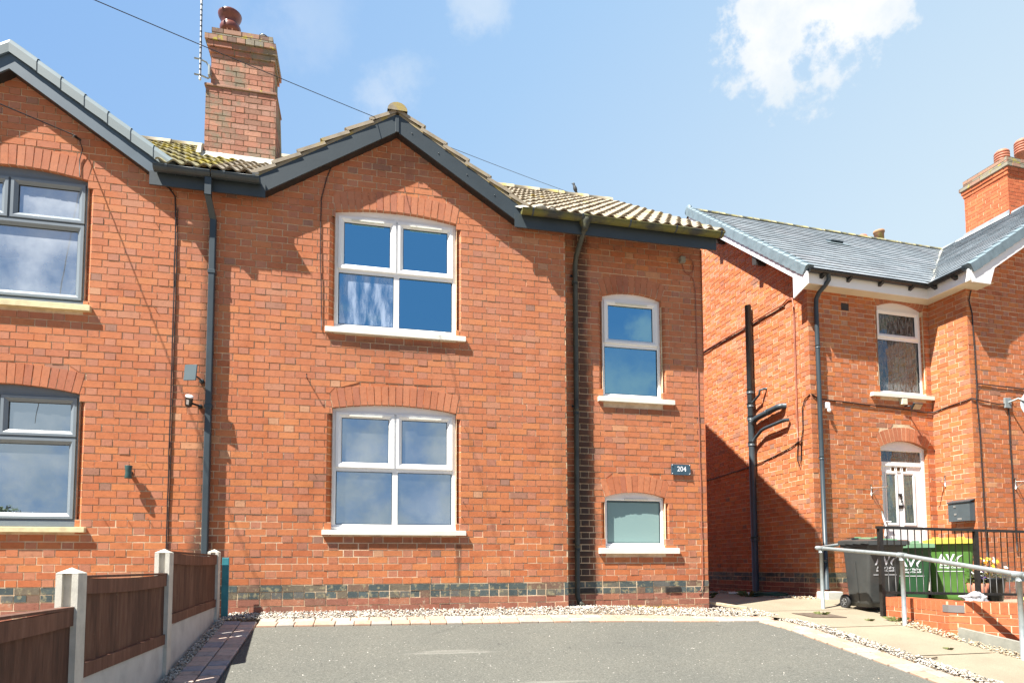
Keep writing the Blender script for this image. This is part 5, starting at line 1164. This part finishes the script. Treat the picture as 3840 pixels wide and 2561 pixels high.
# ================================================================ FENCE
FX = -0.05
def post(px, py, ztop, zbase):
    t = empty('fence_post', (px, py, zbase)); h = ztop-zbase; w2, d2, n1, n2 = .052, .055, .022, .022
    mb = MB(); O = [(-w2, -d2), (-n1, -d2), (-n1, -d2+n2), (n1, -d2+n2), (n1, -d2), (w2, -d2), (w2, d2), (n1, d2), (n1, d2-n2), (-n1, d2-n2), (-n1, d2), (-w2, d2)]
    for i in range(12):
        a, b = O[i], O[(i+1) % 12]; mb.poly([(a[0], a[1], -.2), (b[0], b[1], -.2), (b[0], b[1], h), (a[0], a[1], h)])
    k = len(mb.v); mb.build('shaft', m_conc, t, False)
    mb = MB(); c = [(-w2-.001, -d2-.001), (w2+.001, -d2-.001), (w2+.001, d2+.001), (-w2-.001, d2+.001)]
    for i in range(4):
        a, b = c[i], c[(i+1) % 4]; mb.poly([(a[0], a[1], h), (b[0], b[1], h), (0, 0, h+.03)])
    mb.poly([(p[0], p[1], h) for p in reversed(c)]); mb.build('pyramid_cap', m_conc, t, False)
    return t
posts = [(-.27, .655, 'slotted concrete fence post nearest the brick house, next to the teal board'), (-1.985, .612, 'second slotted concrete fence post from the house, taller than the brown panel beside it'), (-3.60, .470, 'slotted concrete fence post in the left foreground between two brown panels'), (-5.40, .30, 'slotted concrete fence post nearest the street')]
for i, (py, zt, lab) in enumerate(posts):
    t = post(FX-.052, py, zt, G(0, py)); tag(t, lab, 'fence post', 'concrete fence posts along the left side of the driveway')
def panel(y0, y1, zb, zt, lab, nb, sk=0.0):
    yc = (y0+y1)/2; t = empty('closeboard_panel', (FX-.05, yc, zb)); tag(t, lab, 'fence panel', 'brown closeboard fence panels')
    L = y1-y0; h = zt-zb; sag = lambda y, a: a*(1-(2*y/L)**2)
    mb = MB(); n = nb
    for i in range(n):
        a, b = -L/2+L*i/n, -L/2+L*(i+1)/n+.012; j = random.uniform(-.004, .004); g = .0025 if random.random() < .13 else -.004
        z0_, z1_ = .07+sk*((a+L/2)/L), h-.05
        q = b-(.026 if random.random() < .14 else 0)+.004; mb.hexa([(-.006+j, a, z0_), (-.001+j, a, z0_), (.024+j, q, z0_), (.008+j, q, z0_), (-.006+j, a, z1_), (-.001+j, a, z1_), (.024+j, q, z1_), (.008+j, q, z1_)])
    mb.build('boards', m_fence, t, False)
    for nm, za, zb_, th in (('top_rail', h-.085, h, .024), ('bottom_rail', 0.0, .075, .024)):
        mb = MB(); S = 8
        for i in range(S):
            a, b = -L/2+L*i/S, -L/2+L*(i+1)/S; k = lambda y: (-sag(y, .012) if nm == 'top_rail' else sk*((y+L/2)/L)); da, db = k(a), k(b)
            mb.hexa([(.012, a, za+da), (.012+th, a, za+da), (.012+th, b, za+db), (.012, b, za+db), (.012, a, zb_+da), (.012+th, a, zb_+da), (.012+th, b, zb_+db), (.012, b, zb_+db)], skip=(() if i in (0, S-1) else (2, 4)))
        if nm == 'top_rail': mb.hexa([(-.02, -L/2, h-.002), (.038, -L/2, h-.002), (.038, L/2, h-.002), (-.02, L/2, h-.002), (-.02, -L/2, h+.012), (.038, -L/2, h+.012), (.038, L/2, h+.012), (-.02, L/2, h+.012)])
        mb.build(nm, m_rail, t, False)
    return t
panel(-1.93, -.325, .055, .615, 'short brown slatted fence panel closest to the house', 16, .045)
panel(-3.545, -2.04, -.09, .445, 'middle brown slatted fence panel of the row, between two tall concrete posts', 15, .01)
panel(-5.345, -3.655, -.24, .285, 'nearest brown slatted fence panel, cut off by the left picture edge', 17, .0)
for i, (y0, y1, zt, lab) in enumerate(((-1.94, -.32, .075, 'pale concrete gravel board under the fence panel next to the house'), (-3.555, -2.035, -.085, 'pale concrete gravel board under the middle fence panel'), (-5.35, -3.65, -.235, 'pale concrete gravel board under the nearest fence panel'))):
    mb = MB(); d0 = .03 if i == 0 else 0
    mb.hexa([(FX-.072, y0, G(0, y0)-.15), (FX-.024, y0, G(0, y0)-.15), (FX-.024, y1, G(0, y1)-.15), (FX-.072, y1, G(0, y1)-.15), (FX-.072, y0, zt-d0), (FX-.024, y0, zt-d0), (FX-.024, y1, zt+d0), (FX-.072, y1, zt+d0)])
    tag(mb.build('gravel_board', m_conc2), lab, 'gravel board', 'concrete gravel boards')
mb = MB(); mb.cbox(-.045, .022, -.175, -.15, -.03, .60, .003); tag(mb.build('teal_board', m_teal), 'narrow teal painted board standing against the brick wall behind the last fence post', 'board')

# ================================================================ RIGHT SIDE: rails, wall, bins
PX = 7.365
rp = [(.07, .722), (-1.26, .605), (-2.60, .40)]
t = empty('handrail', (PX, -1.2, -.2)); tag(t, 'galvanised grey tube handrail stepping down beside the concrete path', 'handrail')
for y, z in rp+[(-4.0, .19)]:
    mb = MB(); mb.tube([(PX, y, G(PX, y)-.1), (PX, y, z-.01)], .024, 14); mb.build('post', m_galv, t)
    mb = MB(); mb.tube([(PX, y-.055, z-.006), (PX, y+.05, z+.002)], .031, 14); mb.tube([(PX, y, z-.06), (PX, y, z-.01)], .030, 12); mb.build('clamp', m_galv, t)
mb = MB(); mb.tube([(PX, .13, .728)]+[(PX, y, z) for y, z in rp]+[(PX, -4.0, .19)], .024, 14); mb.tube([(PX+.0, .10, .725), (PX+.35, .42, .755), (PX+1.0, .95, .80)], .022, 12); mb.lathe([(0, .02), (.026, .01), (.028, 0), (.024, -.02)], (PX, .15, .728), 12, 0, Matrix.Rotation(R(-90), 3, 'X')); mb.build('rail', m_galv, t)
# black railing
RYY = -.65
t = empty('railing', (8.3, RYY, -.1)); tag(t, 'black steel railing with thin upright bars in front of the wheelie bins', 'railing')
tr = lambda x: .948-.016*(x-7.65); br_ = lambda x: .172-.026*(x-7.65)
for x in (7.645, 9.10, 10.55):
    mb = MB(); mb.box(x-.024, x+.024, RYY-.024, RYY+.024, G(x, RYY)-.2, tr(x)); mb.build('post', m_railblk, t)
mb = MB(); mb.hexa([(7.6, RYY-.022, tr(7.6)-.005), (11, RYY-.022, tr(11)-.005), (11, RYY+.022, tr(11)-.005), (7.6, RYY+.022, tr(7.6)-.005), (7.6, RYY-.022, tr(7.6)+.028), (11, RYY-.022, tr(11)+.028), (11, RYY+.022, tr(11)+.028), (7.6, RYY+.022, tr(7.6)+.028)]); mb.build('top_rail', m_railblk, t)
mb = MB(); mb.hexa([(7.67, RYY-.018, br_(7.67)-.032), (11, RYY-.018, br_(11)-.032), (11, RYY+.018, br_(11)-.032), (7.67, RYY+.018, br_(7.67)-.032), (7.67, RYY-.018, br_(7.67)), (11, RYY-.018, br_(11)), (11, RYY+.018, br_(11)), (7.67, RYY+.018, br_(7.67))]); mb.build('bottom_rail', m_railblk, t)
x = 7.645+.10
while x < 10.9:
    if min(abs(x-9.10), abs(x-10.55)) > .05:
        mb = MB(); mb.tube([(x, RYY, br_(x)-.005), (x, RYY, tr(x))], .0062, 8); mb.build('bar', m_railblk, t)
    x += .1035
# low wall
t = empty('low_brick_wall', (7.55, -1.3, -.2)); tag(t, 'low modern red brick wall with a brick-on-edge top and one grey block at its corner', 'wall')
def seg_wall(P, Q, z0, z1, ph=0, th=.21, name='wall_face'):
    P, Q = Vector((*P, 0)), Vector((*Q, 0)); L = (Q-P).length; d = (Q-P).normalized(); n = Vector((d.y, -d.x, 0))
    if n.x*-1+n.y*-1 < 0: n = -n
    T = lambda s, dd, z: tuple(P+d*s+n*dd+Vector((0, 0, z)))
    mb = MB(); brick_wall(mb, T, 0, L, z0, z1-.115, kinds=lambda k: ('S', 0), phase=ph, depth=.09, jit=.5, ch=.076, step=.3)
    brick_wall(mb, T, 0, L, z1-.108, z1+.002, kinds=lambda k: ('S', 0) if k else ('X', 0), phase=ph, ch=.5) if False else None
    s = 0
    while s < L-.03:
        b = min(s+.067, L); mb.hexa([T(s, .002, z1-.108), T(b, .002, z1-.108), T(b, -th, z1-.108), T(s, -th, z1-.108), T(s, .002, z1), T(b, .002, z1), T(b, -th, z1), T(s, -th, z1)], 0); s += .0755
    mb.poly([T(0, -.003, z1-.12), T(L, -.003, z1-.12), T(L, -.003, z1-.004), T(0, -.003, z1-.004)], 1); mb.poly([T(0, -.003, z1-.004), T(L, -.003, z1-.004), T(L, -th, z1-.004), T(0, -th, z1-.004)], 1)
    mb.poly([T(0, -.09, z0), T(L, -.09, z0), T(L, -.09, z1), T(0, -.09, z1)], 1)
    mb.poly([T(0, 0, z0), T(0, -th, z0), T(0, -th, z1-.006), T(0, 0, z1-.006)], 1)
    mb.poly([T(0, -th, z0), T(L, -th, z0), T(L, -th, z1-.006), T(0, -th, z1-.006)], 1)
    return mb.build(name, [m_newbrick, m_mortar], t)
WC = (7.505, -1.70); WE = (8.22, -3.05)
seg_wall((7.645, -.70), WC, -.58, .105); seg_wall(WC, WE, -.80, .105, .05)
mb = MB(); mb.box(WC[0]-.006, WC[0]+.22, -1.705, -1.50, .035, .098); 
d1 = (Vector((7.645, -.70, 0))-Vector((*WC, 0))).normalized(); d2 = (Vector((*WE, 0))-Vector((*WC, 0))).normalized()
mb = MB(); c = Vector((*WC, 0)); o_ = Vector((-.85, -.5, 0)).normalized()*.006
for d, L in ((d1, .085), (d2, .145)):
    P = [c+o_, c+o_+d*L]; mb.poly([(p.x, p.y, z) for p, z in ((P[0], -.012), (P[1], -.012), (P[1], .066), (P[0], .066))])
mb.build('grey_corner_block', plain('grey_slate_block', (.16, .15, .145), .8, .1), t)
mb = MB()
for i in range(10):
    y0, y1 = -1.86-i*.10, -1.96-i*.10; x0, x1 = 7.44+i*.012, 7.44+(i+1)*.012
    mb.hexa([(x0, y0, G(x0, y0)-.08), (x0+.05, y0, G(x0, y0)-.08), (x1+.05, y1, G(x1, y1)-.08), (x1, y1, G(x1, y1)-.08), (x0, y0, G(x0, y0)+.12), (x0+.05, y0, G(x0, y0)+.12), (x1+.05, y1, G(x1, y1)+.12), (x1, y1, G(x1, y1)+.12)], skip=(() if i in (0, 9) else (2, 4)))
tag(mb.build('edging_kerb', m_kerb), 'grey concrete edging kerb laid on the grit in front of the low brick wall', 'kerb')
# raised bed behind the low wall
mb = MB(); mb.poly([(7.70, -1.66, .0), (8.40, -3.1, .0), (12, -3.1, .0), (12, -.9, .0), (7.85, -.9, .0)]); tag(mb.build('planted_bed', m_soil), kind='structure')

# wheelie bin, built at the origin: front faces -y
def bin_(name, w_, d_, h_, body, lidm, label, loc, rz, flat=True):
    t = empty(name, loc, rz); tag(t, label, 'wheelie bin', 'wheelie bins beside the white door')
    mb = MB(); n = 10; prof = []
    for k in range(n+1):
        f = k/n; z = .05+(h_-.10)*f; e = (1-f)
        x = w_/2-.055*e; y0 = -d_/2+.115*e; y1 = d_/2-.06-.02*e; c = .045-.01*f
        prof.append([(-x+c, y0, z), (x-c, y0, z), (x-c*.3, y0+c*.3, z), (x, y0+c, z), (x, y1-c, z), (x-c*.3, y1-c*.3, z), (x-c, y1, z), (-x+c, y1, z), (-x+c*.3, y1-c*.3, z), (-x, y1-c, z), (-x, y0+c, z), (-x+c*.3, y0+c*.3, z)])
    for r in prof: mb.v += r
    for k in range(n):
        for i in range(12): a = k*12+i; b = k*12+(i+1) % 12; mb.f.append((a, b, b+12, a+12)); mb.m.append(0); mb.sm.append(True)
    mb.f.append(tuple(reversed(range(12)))); mb.m.append(0); mb.sm.append(False)
    mb.cbox(-w_/2-.012, w_/2+.012, -d_/2-.015, d_/2-.03, h_-.10, h_-.05, .01)              # rim
    for s in (-1, 1):                                                                          # raised rib on the sides, arched panel edge
        mb.hexa([(s*(w_/2-.050), -.02, .10), (s*(w_/2-.046), -.02, .10), (s*(w_/2-.046), .02, .10), (s*(w_/2-.050), .02, .10), (s*(w_/2-.012), -.02, h_-.3), (s*(w_/2-.006), -.02, h_-.3), (s*(w_/2-.006), .02, h_-.3), (s*(w_/2-.012), .02, h_-.3)])
    mb.build('body', body, t, False)
    mb = MB(); xs = 9; L0, L1 = -d_/2-.045, d_/2-.02
    for i in range(xs):
        for j in range(4):
            def P(i_, j_):
                u = i_/xs; v = j_/4; x = (-1+2*u)*(w_/2+.028); y = L0+(L1-L0)*v; z = h_-.035+.035*math.sin(math.pi*u)*(.3+.7*v)+.022*v; return (x, y, z)
            mb.poly([P(i, j), P(i+1, j), P(i+1, j+1), P(i, j+1)]); mb.sm[-1] = True
    for i in range(xs):
        a, b = P(i, 0), P(i+1, 0); mb.poly([(a[0], a[1]-.004, h_-.085), (b[0], b[1]-.004, h_-.085), b, a])
        a, b = P(i, 4), P(i+1, 4); mb.poly([(b[0], b[1], h_-.06), (a[0], a[1], h_-.06), a, b])
    for ii, s in ((0, -1), (xs, 1)):
        for j in range(4): a, b = P(ii, j), P(ii, j+1); mb.poly([(a[0], a[1], h_-.075), (b[0], b[1], h_-.06), b, a])
    mb.poly([(-w_/2-.026, L0, h_-.084), (w_/2+.026, L0, h_-.084), (w_/2+.026, L1, h_-.062), (-w_/2-.026, L1, h_-.062)])
    lid = mb.build('lid', lidm, t, False)
    for s in (-1, 1):
        mb = MB(); mb.cbox(s*w_*.27-.045, s*w_*.27+.045, d_*.18, d_*.18+.028, h_-.01, h_+.022, .004); mb.build('lid_grip', m_black if lidm is m_binblk else lidm, lid, False)
    mb = MB(); mb.tube([(-w_/2+.04, d_/2-.01, h_-.03), (w_/2-.04, d_/2-.01, h_-.03)], .016, 10)
    for s in (-1, 1): mb.cbox(s*(w_/2-.06)-.02, s*(w_/2-.06)+.02, d_/2-.09, d_/2+.008, h_-.10, h_-.012, .004)
    mb.build('handle', body, t, False)
    for s in (-1, 1):
        mb = MB(); rot = Matrix.Rotation(R(90), 3, 'Y'); mb.lathe([(.0, -.024), (.09, -.024), (.10, -.016), (.10, .016), (.09, .024), (.062, .024), (.058, .012), (.0, .012)] if s > 0 else [(.0, -.012), (.058, -.012), (.062, -.024), (.09, -.024), (.10, -.016), (.10, .016), (.09, .024), (0, .024)], (s*(w_/2-.03), d_/2-.055, .10), 20, 0, rot)
        wh = mb.build('wheel', m_rubber, t, False)
        mb = MB(); mb.lathe([(0, -.003), (.052, -.003), (.052, .003), (0, .003)], (s*(w_/2-.03+.017), d_/2-.055, .10), 16, 0, rot)
        for q in range(4):
            a = q*math.pi/4+.3; mb.tube([(s*(w_/2-.03+.022), d_/2-.055+.05*math.cos(a), .10+.05*math.sin(a)), (s*(w_/2-.03+.022), d_/2-.055-.05*math.cos(a), .10-.05*math.sin(a))], .006, 5)
        mb.build('hub', plain('hub_grey', (.12, .12, .115), .5, .1), wh, False)
    # printed crest and words on the front
    yf = lambda z: -d_/2+.115*(1-(z-.05)/(h_-.10))-.0015
    ang = math.atan2(.115, h_-.10)
    def put(s_, size, x, z, bold, sx=1.0):
        o = text_mesh('print', s_, size, Matrix.Translation((x, yf(z), z)) @ Matrix.Rotation(math.pi/2-(-ang)*1.0, 4, 'X') if False else Matrix.Translation((x, yf(z)-.002, z)) @ Matrix.Rotation(R(90)+ang, 4, 'X'), m_print, None, bold, sx); o.parent = t
    put('AV', .155, -.045, h_-.29, .004, 1.0); put('Amber Valley', .044, 0, h_-.375, .0012, 1.0); put('Borough Council', .036, 0, h_-.41, .001, 1.0)
    mb = MB(); z = h_-.33; P_ = [(.060, z+.02), (.095, z-.02), (.085, z+.015), (.11, z+.06), (.16, z+.095), (.10, z+.075), (.07, z+.045)]
    mb.poly([(x, yf(zz)-.003, zz) for x, zz in P_]); mb.poly([(x, yf(zz)-.002, zz) for x, zz in ((-.16, h_-.468), (.16, h_-.468), (.16, h_-.460), (-.16, h_-.460))])
    mb.build('print', m_print, t, False)
    return t
gz = lambda x, y: G(x, y)+.006
bin_('wheelie_bin', .51, .60, .93, m_binblk, m_binblk, 'charcoal black wheelie bin with white crest, leftmost of the bins', (7.93, -.18, gz(7.93, -.18)), R(-6))
bin_('wheelie_bin', .52, .58, .89, m_bingrn, m_lidgrn, 'dark green wheelie bin with dark green lid, behind the railing right of the black bin', (8.78, .13, gz(8.78, 0)), R(-34))
bin_('wheelie_bin', .56, .58, .95, m_bingrn2, m_lidyel, 'bright green wheelie bin with a yellow lid', (9.50, .12, gz(9.4, 0)), R(-46))
bin_('wheelie_bin', .50, .58, .93, m_bingrn, m_lidgrn, 'faded green wheelie bin hidden behind, between the black bin and the dark green bin', (8.72, .72, gz(8.5, .6)), R(-30))

# bags, flowers and bits
def blobmesh(name, c, r, mt, sd, amp=.35, n=22):
    mb = MB(); k = 0
    for i in range(n+1):
        for j in range(n*2):
            th, ph = math.pi*i/n, math.pi*j/n; d = Vector((math.sin(th)*math.cos(ph), math.sin(th)*math.sin(ph), math.cos(th)))
            f = 1+amp*mnoise.noise(d*1.6+Vector((sd, 0, 0)))+amp*.45*mnoise.noise(d*5+Vector((0, sd, 0)))
            mb.v.append((c[0]+d.x*r[0]*f, c[1]+d.y*r[1]*f, max(c[2]-r[2]*.6, c[2]+d.z*r[2]*f)))
    for i in range(n):
        for j in range(n*2): a = i*n*2+j; b = i*n*2+(j+1) % (n*2); mb.f.append((a, b, b+n*2, a+n*2)); mb.m.append(0); mb.sm.append(True)
    return mb.build(name, mt)
tag(blobmesh('plastic_bag', (8.70, -.95, .075), (.17, .09, .075), plain('white_polythene', (.45, .45, .47), .4, .08), 3, .5), 'crumpled white plastic bag on the bed behind the low wall', 'bag')
cb = blobmesh('compost_bag', (8.98, -1.62, .105), (.34, .15, .055), plain('yellow_compost_bag', (.72, .66, .14), .4, .12, 5), 8, .25); tag(cb, 'yellow and green compost bag lying on the bed behind the low wall', 'compost bag')
mb = MB(); mb.poly([(9.02, -1.70, .155), (9.22, -1.69, .15), (9.24, -1.52, .155), (9.02, -1.52, .158)]); o = mb.build('printed_band', plain('green_print', (.02, .32, .16), .4, .05)); attach(o, None) if False else None; o.parent = cb; o.matrix_parent_inverse = Matrix.Identity(4)
def flowers(label, cx, cy, cz, n, sx, sy, sz, mats, name='pansies'):
    t = empty(name, (cx, cy, cz-.1)); tag(t, label, 'flowers')
    mb = MB()
    for i in range(260):
        x, y, z = random.gauss(0, sx*.6), random.gauss(0, sy*.6), random.uniform(-.1, sz*.7); a = random.uniform(0, 6.28); L = random.uniform(.02, .045); c_, s_ = math.cos(a), math.sin(a)
        mb.poly([(cx+x, cy+y, cz+z), (cx+x+c_*L*.5-s_*.012, cy+y+s_*L*.5+c_*.012, cz+z+L*.5), (cx+x+c_*L, cy+y+s_*L, cz+z+L*.4), (cx+x+c_*L*.5+s_*.012, cy+y+s_*L*.5-c_*.012, cz+z+L*.3)])
    mb.build('leaves', m_leaf, t)
    for i in range(n):
        x, y, z = random.uniform(-sx, sx), random.uniform(-sy, sy), random.uniform(.0, sz); mb = MB(); q = Matrix.Rotation(random.uniform(-.5, .5), 3, 'Z') @ Matrix.Rotation(R(60)+random.uniform(-.4, .4), 3, 'X')
        for k in range(5):
            a = k*1.257; P = []
            for s_, rr in ((-.5, .6), (-.3, 1), (.3, 1), (.5, .6)): P.append(q @ Vector((math.cos(a+s_*1.25)*.027*rr, math.sin(a+s_*1.25)*.027*rr, .002*k)))
            P.append(q @ Vector((0, 0, .002*k))); mb.poly([(cx+x+p.x, cy+y+p.y, cz+z+p.z) for p in P])
        mb.build('bloom', random.choice(mats), t)
flowers('tub of white, yellow and orange pansies behind the black railing', 9.86, -.15, .36, 60, .22, .12, .22, [m_petal[1], m_petal[1], m_petal[0], m_petal[2], m_petal[0]])
flowers('smaller clump of violet and white pansies left of the yellow ones', 9.55, -.25, .30, 20, .09, .08, .14, [m_petal[3], m_petal[0], m_petal[0], m_petal[3]])
mb = MB(); mb.lathe([(0, 0), (.15, 0), (.19, .30), (.20, .32), (.17, .32), (.16, .28), (0, .28)], (9.86, -.15, -.01), 22); tag(mb.build('plant_pot', m_black), 'dark pot holding the yellow pansies', 'plant pot')
mb = MB(); mb.lathe([(0, 0), (.10, 0), (.13, .24), (.11, .24), (0, .22)], (9.55, -.25, .0), 18); tag(mb.build('plant_pot', m_terra), 'small pot holding the violet pansies', 'plant pot')
t = empty('shrub', (9.38, -.1, 0)); tag(t, 'thin dry brown twiggy shrub beside the yellow-lidded bin', 'shrub')
mb = MB()
for i in range(9):
    a = random.uniform(0, 6.28); mb.tube([(9.80-.1, .30, .0), (9.70+.03*math.cos(a), .30+.03*math.sin(a), .25), (9.70+.10*math.cos(a), .30+.10*math.sin(a), random.uniform(.4, .62))], [.007, .005, .002], 5)
mb.build('stems', m_iron, t)
mb = MB()
for i in range(60):
    a = random.uniform(0, 6.28); r_ = random.uniform(.02, .10); z = random.uniform(.3, .65); x, y = 9.70+r_*math.cos(a), .30+r_*math.sin(a); mb.poly([(x, y, z), (x+.02, y+.01, z+.012), (x+.035, y, z+.004), (x+.02, y-.012, z-.006)])
mb.build('dead_leaves', plain('dead_leaf', (.36, .17, .08), .8, .3), t)
def weed(x, y, s, label, n=40, mt=None, cat='weed'):
    mb = MB(); z = G(x, y)
    for i in range(n):
        a = random.uniform(0, 6.28); r_ = random.random()*s; h = random.uniform(.3, 1)*s*.8; bx, by = x+r_*.6*math.cos(a), y+r_*.6*math.sin(a)
        c_, s_ = math.cos(a), math.sin(a); w2 = .006
        mb.poly([(bx-s_*w2, by+c_*w2, z), (bx+s_*w2, by-c_*w2, z), (bx+c_*h*.4+s_*w2*.8, by+s_*h*.4-c_*w2*.8, z+h*.6), (bx+c_*h, by+s_*h, z+h*.55)])
    return tag(mb.build('weed', mt or m_leaf), label, cat, 'weeds in the cracks')
for x, y, s, l in ((7.50, -1.02, .13, 'grassy weed at the foot of the low wall by the handrail'), (7.2, -.92, .06, 'small grass tuft in the path joint left of the wall weed'), (6.92, -.45, .10, 'low grassy weed by the rusty drain cover'), (6.62, -3.55, .07, 'green weed in the pale chippings halfway down the path edge'), (7.05, -3.95, .06, 'leafy weed near the bottom right corner of the path'), (6.95, -2.2, .045, 'tiny brown-green weed in the middle of the path'), (7.35, 1.75, .22, 'grassy weed in the rubble of the shaded side passage'), (6.55, 1.55, .10, 'small clump of grass in the shaded passage near the house corner'), (7.0, 2.3, .12, 'weed beside the coiled hose in the side passage')):
    weed(x, y, s, l)
for i in range(1):
    mb = MB()
    for k in range(220):
        x = random.gauss(4.95, .22); y = .19+random.uniform(-.05, .02); a = random.uniform(0, 6.28); h = random.uniform(.01, .035); z = G(x, y)+.01
        mb.poly([(x, y, z), (x+.008, y, z), (x+h*math.cos(a), y+h*math.sin(a), z+h)])
    tag(mb.build('moss', plain('yellow_moss', (.46, .36, .08), .9, .25, 20)), 'yellowish moss along the foot of the wall under the frosted window', 'moss', kind='stuff')
mb = MB(); mb.hexa([(6.66, -.62, G(6.7, -.6)+.006), (7.08, -.70, G(7, -.7)+.006), (7.05, -.34, G(7, -.35)+.006), (6.63, -.28, G(6.6, -.3)+.006), (6.66, -.62, G(6.7, -.6)+.014), (7.08, -.70, G(7, -.7)+.014), (7.05, -.34, G(7, -.35)+.014), (6.63, -.28, G(6.6, -.3)+.014)]); tag(mb.build('drain_cover', plain('rusty_cover', (.115, .085, .06), .85, .3, 12, .4)), 'rusty brown drain cover set into the concrete path', 'drain cover')
mb = MB(); Rm = Matrix.Translation((6.02, .28, -.02)) @ Matrix.Rotation(R(-38), 4, 'Z') @ Matrix.Rotation(R(8), 4, 'Y'); mb.cbox(-.30, .30, -.05, .05, -.015, .02, .006, T=lambda x, y, z: Rm @ Vector((x, y, z))); tag(mb.build('plank', m_plank), 'short bleached plank leaning at the corner of the house', 'plank')
def coil(name, cx, cy, r, n, mt, label):
    P = [(cx+(r+.012*math.sin(i*.9))*math.cos(i*.35), cy+(r*.8)*math.sin(i*.35), G(cx, cy)+.02+.006*i/6+.01*math.sin(i*.7)) for i in range(n)]
    mb = MB(); mb.tube(P, .012, 6, cap=True); return tag(mb.build(name, mt), label, 'hose')
coil('garden_hose', 6.45, 2.6, .42, 70, m_hose, 'coiled dark green hose at the back left of the shaded passage')
coil('garden_hose', 7.62, 1.55, .26, 50, m_hose, 'loop of green hose on the rubble beside the house corner')
mb = MB(); mb.tube([(7.15, 2.0, .05), (7.85, 1.75, .045)], .018, 8); tag(mb.build('waste_tube', m_stone), 'length of white plastic tube lying on the rubble', 'tube')
t = mb = MB(); P = [(6.31, -2.46), (6.43, -2.50), (6.53, -2.47)]; mb.tube([(x, y, G(x, y)+.02) for x, y in P], .008, 5); tag(mb.build('twig', m_bark), 'dark twig lying on the pale chippings beside the path', 'twig')

# ================================================================ ABOVE: wires, aerial, bird
def bp(px, py, depth):
    """point on the sight line through a photo pixel (3840 wide) at a given distance: used once to set wire ends"""
    d = fwd*2423.6+r2*(px-1920)-u2*(py-1965.6); return Vector((1.39, -7.44, .495))+d/2423.6*depth
A0, A1 = bp(230, -52, 4.6), bp(2260, 765, 13.5)
n = 60; P = []
for i in range(n+1):
    p = A0.lerp(A1, i/n); P.append(p-Vector((0, 0, .07*4*(i/n)*(1-i/n))))
mb = MB(); mb.tube(P, .0036, 5); tag(mb.build('overhead_wire', m_cable), 'thin black overhead wire sloping down across the sky in front of the chimney and gable', 'wire')
mb = MB(); q0, q1 = Vector((-4.6, -6.0, 3.2)), Vector((-1.60, -.04, 5.04)); P = [q0.lerp(q1, i/20) for i in range(21)]; mb.tube(P, .006, 5); mb.tube([(-1.62, -.06, 5.03), (-1.58, 0.01, 5.03)], .012, 6)
tag(mb.build('telephone_wire', m_cable), 'telephone wire running to a hook on the left-hand house above its arched window', 'wire')
t = empty('tv_aerial', (-.78, 1.40, 6.9)); tag(t, 'tall thin aerial mast clamped to the left of the big chimney', 'aerial')
mb = MB(); z = 6.89; k = 0
zs = [6.90]
while zs[-1] < 9.2: zs += [zs[-1]+.05, zs[-1]+.075]
mb.tube([(-.768-(z-6.9)*.0074, 1.38, z) for z in zs], .0145, 8)
for q in range(len(zs)-1):
    for j in range(8): mb.m[q*8+j] = q % 2
mb.build('mast', [m_steel, m_black], t)
mb = MB(); mb.tube([(-.845, 1.38, 7.19), (-.77, 1.38, 7.185), (-.70, 1.40, 7.17), (-.655, 1.42, 7.10), (-.65, 1.43, 7.02), (-.68, 1.42, 6.965), (-.76, 1.38, 6.965), (-.84, 1.38, 6.97)], .011, 6); mb.cbox(-.672, -.646, 1.36, 1.44, 6.98, 7.12, .004); mb.build('wall_bracket', m_galv, t)
mb = MB(); c = Vector((5.12, 3.40, 7.30)); mb.lathe([(0, -.02), (.012, 0), (.03, .03), (.036, .07), (.028, .11), (.02, .135), (.024, .155), (.02, .175), (0, .185)], c+Vector((0, 0, .01)), 12, 0, Matrix.Rotation(R(-18), 3, 'Y')); mb.lathe([(.006, 0), (0, .03)], c+Vector((-.075, 0, .165)), 6, 0, Matrix.Rotation(R(-90), 3, 'Y')); mb.lathe([(.012, 0), (.004, -.08)], c+Vector((.01, 0, .02)), 6, 0, Matrix.Rotation(R(-25), 3, 'Y'))
tag(mb.build('bird', plain('dark_feathers', (.05, .055, .06), .6, .2)), 'small dark bird perched upright on the lichen-covered ridge', 'bird')

# trees over the road, mirrored in the ground-floor panes
def tree(x, y, h, r_, sd):
    t = empty('tree', (x, y, -1.2)); rnd = random.Random(sd)
    mb = MB(); mb.tube([(x, y, -1.2), (x+.1, y, h*.35), (x, y+.1, h*.6)], [.28, .2, .08], 8)
    for k in range(6): a = k*1.05; mb.tube([(x, y, h*.3+k*.2), (x+math.cos(a)*r_*.6, y+math.sin(a)*r_*.6, h*.55+k*.25)], [.09, .03], 6)
    mb.build('trunk', m_bark, t); mb = MB()
    for k in range(26):
        a, b = rnd.uniform(0, 6.28), rnd.uniform(-.6, 1); cc = Vector((x+math.cos(a)*r_*rnd.uniform(.2, .8), y+math.sin(a)*r_*rnd.uniform(.2, .8), h*.62+b*h*.30)); rr = rnd.uniform(.3, .6)*r_*.6
        for i in range(110):
            d = Vector((rnd.gauss(0, 1), rnd.gauss(0, 1), rnd.gauss(0, 1))).normalized()*rr*rnd.uniform(.6, 1.05); p = cc+d; s_ = rnd.uniform(.07, .16); u_ = Vector((rnd.gauss(0, 1), rnd.gauss(0, 1), rnd.gauss(0, 1))).normalized(); v_ = u_.cross(d).normalized()
            mb.poly([p-u_*s_, p-v_*s_*.6, p+u_*s_, p+v_*s_*.6])
    mb.build('crown', m_leafdk, t); return t
tag(tree(-12.2, -30, 3.0, 1.7, 1), 'leafy tree across the road, seen only as a reflection in the left-hand ground-floor window', 'tree')
tag(tree(-16.6, -30, 3.6, 1.6, 2), 'smaller tree across the road, reflected at the foot of the left-hand window', 'tree')
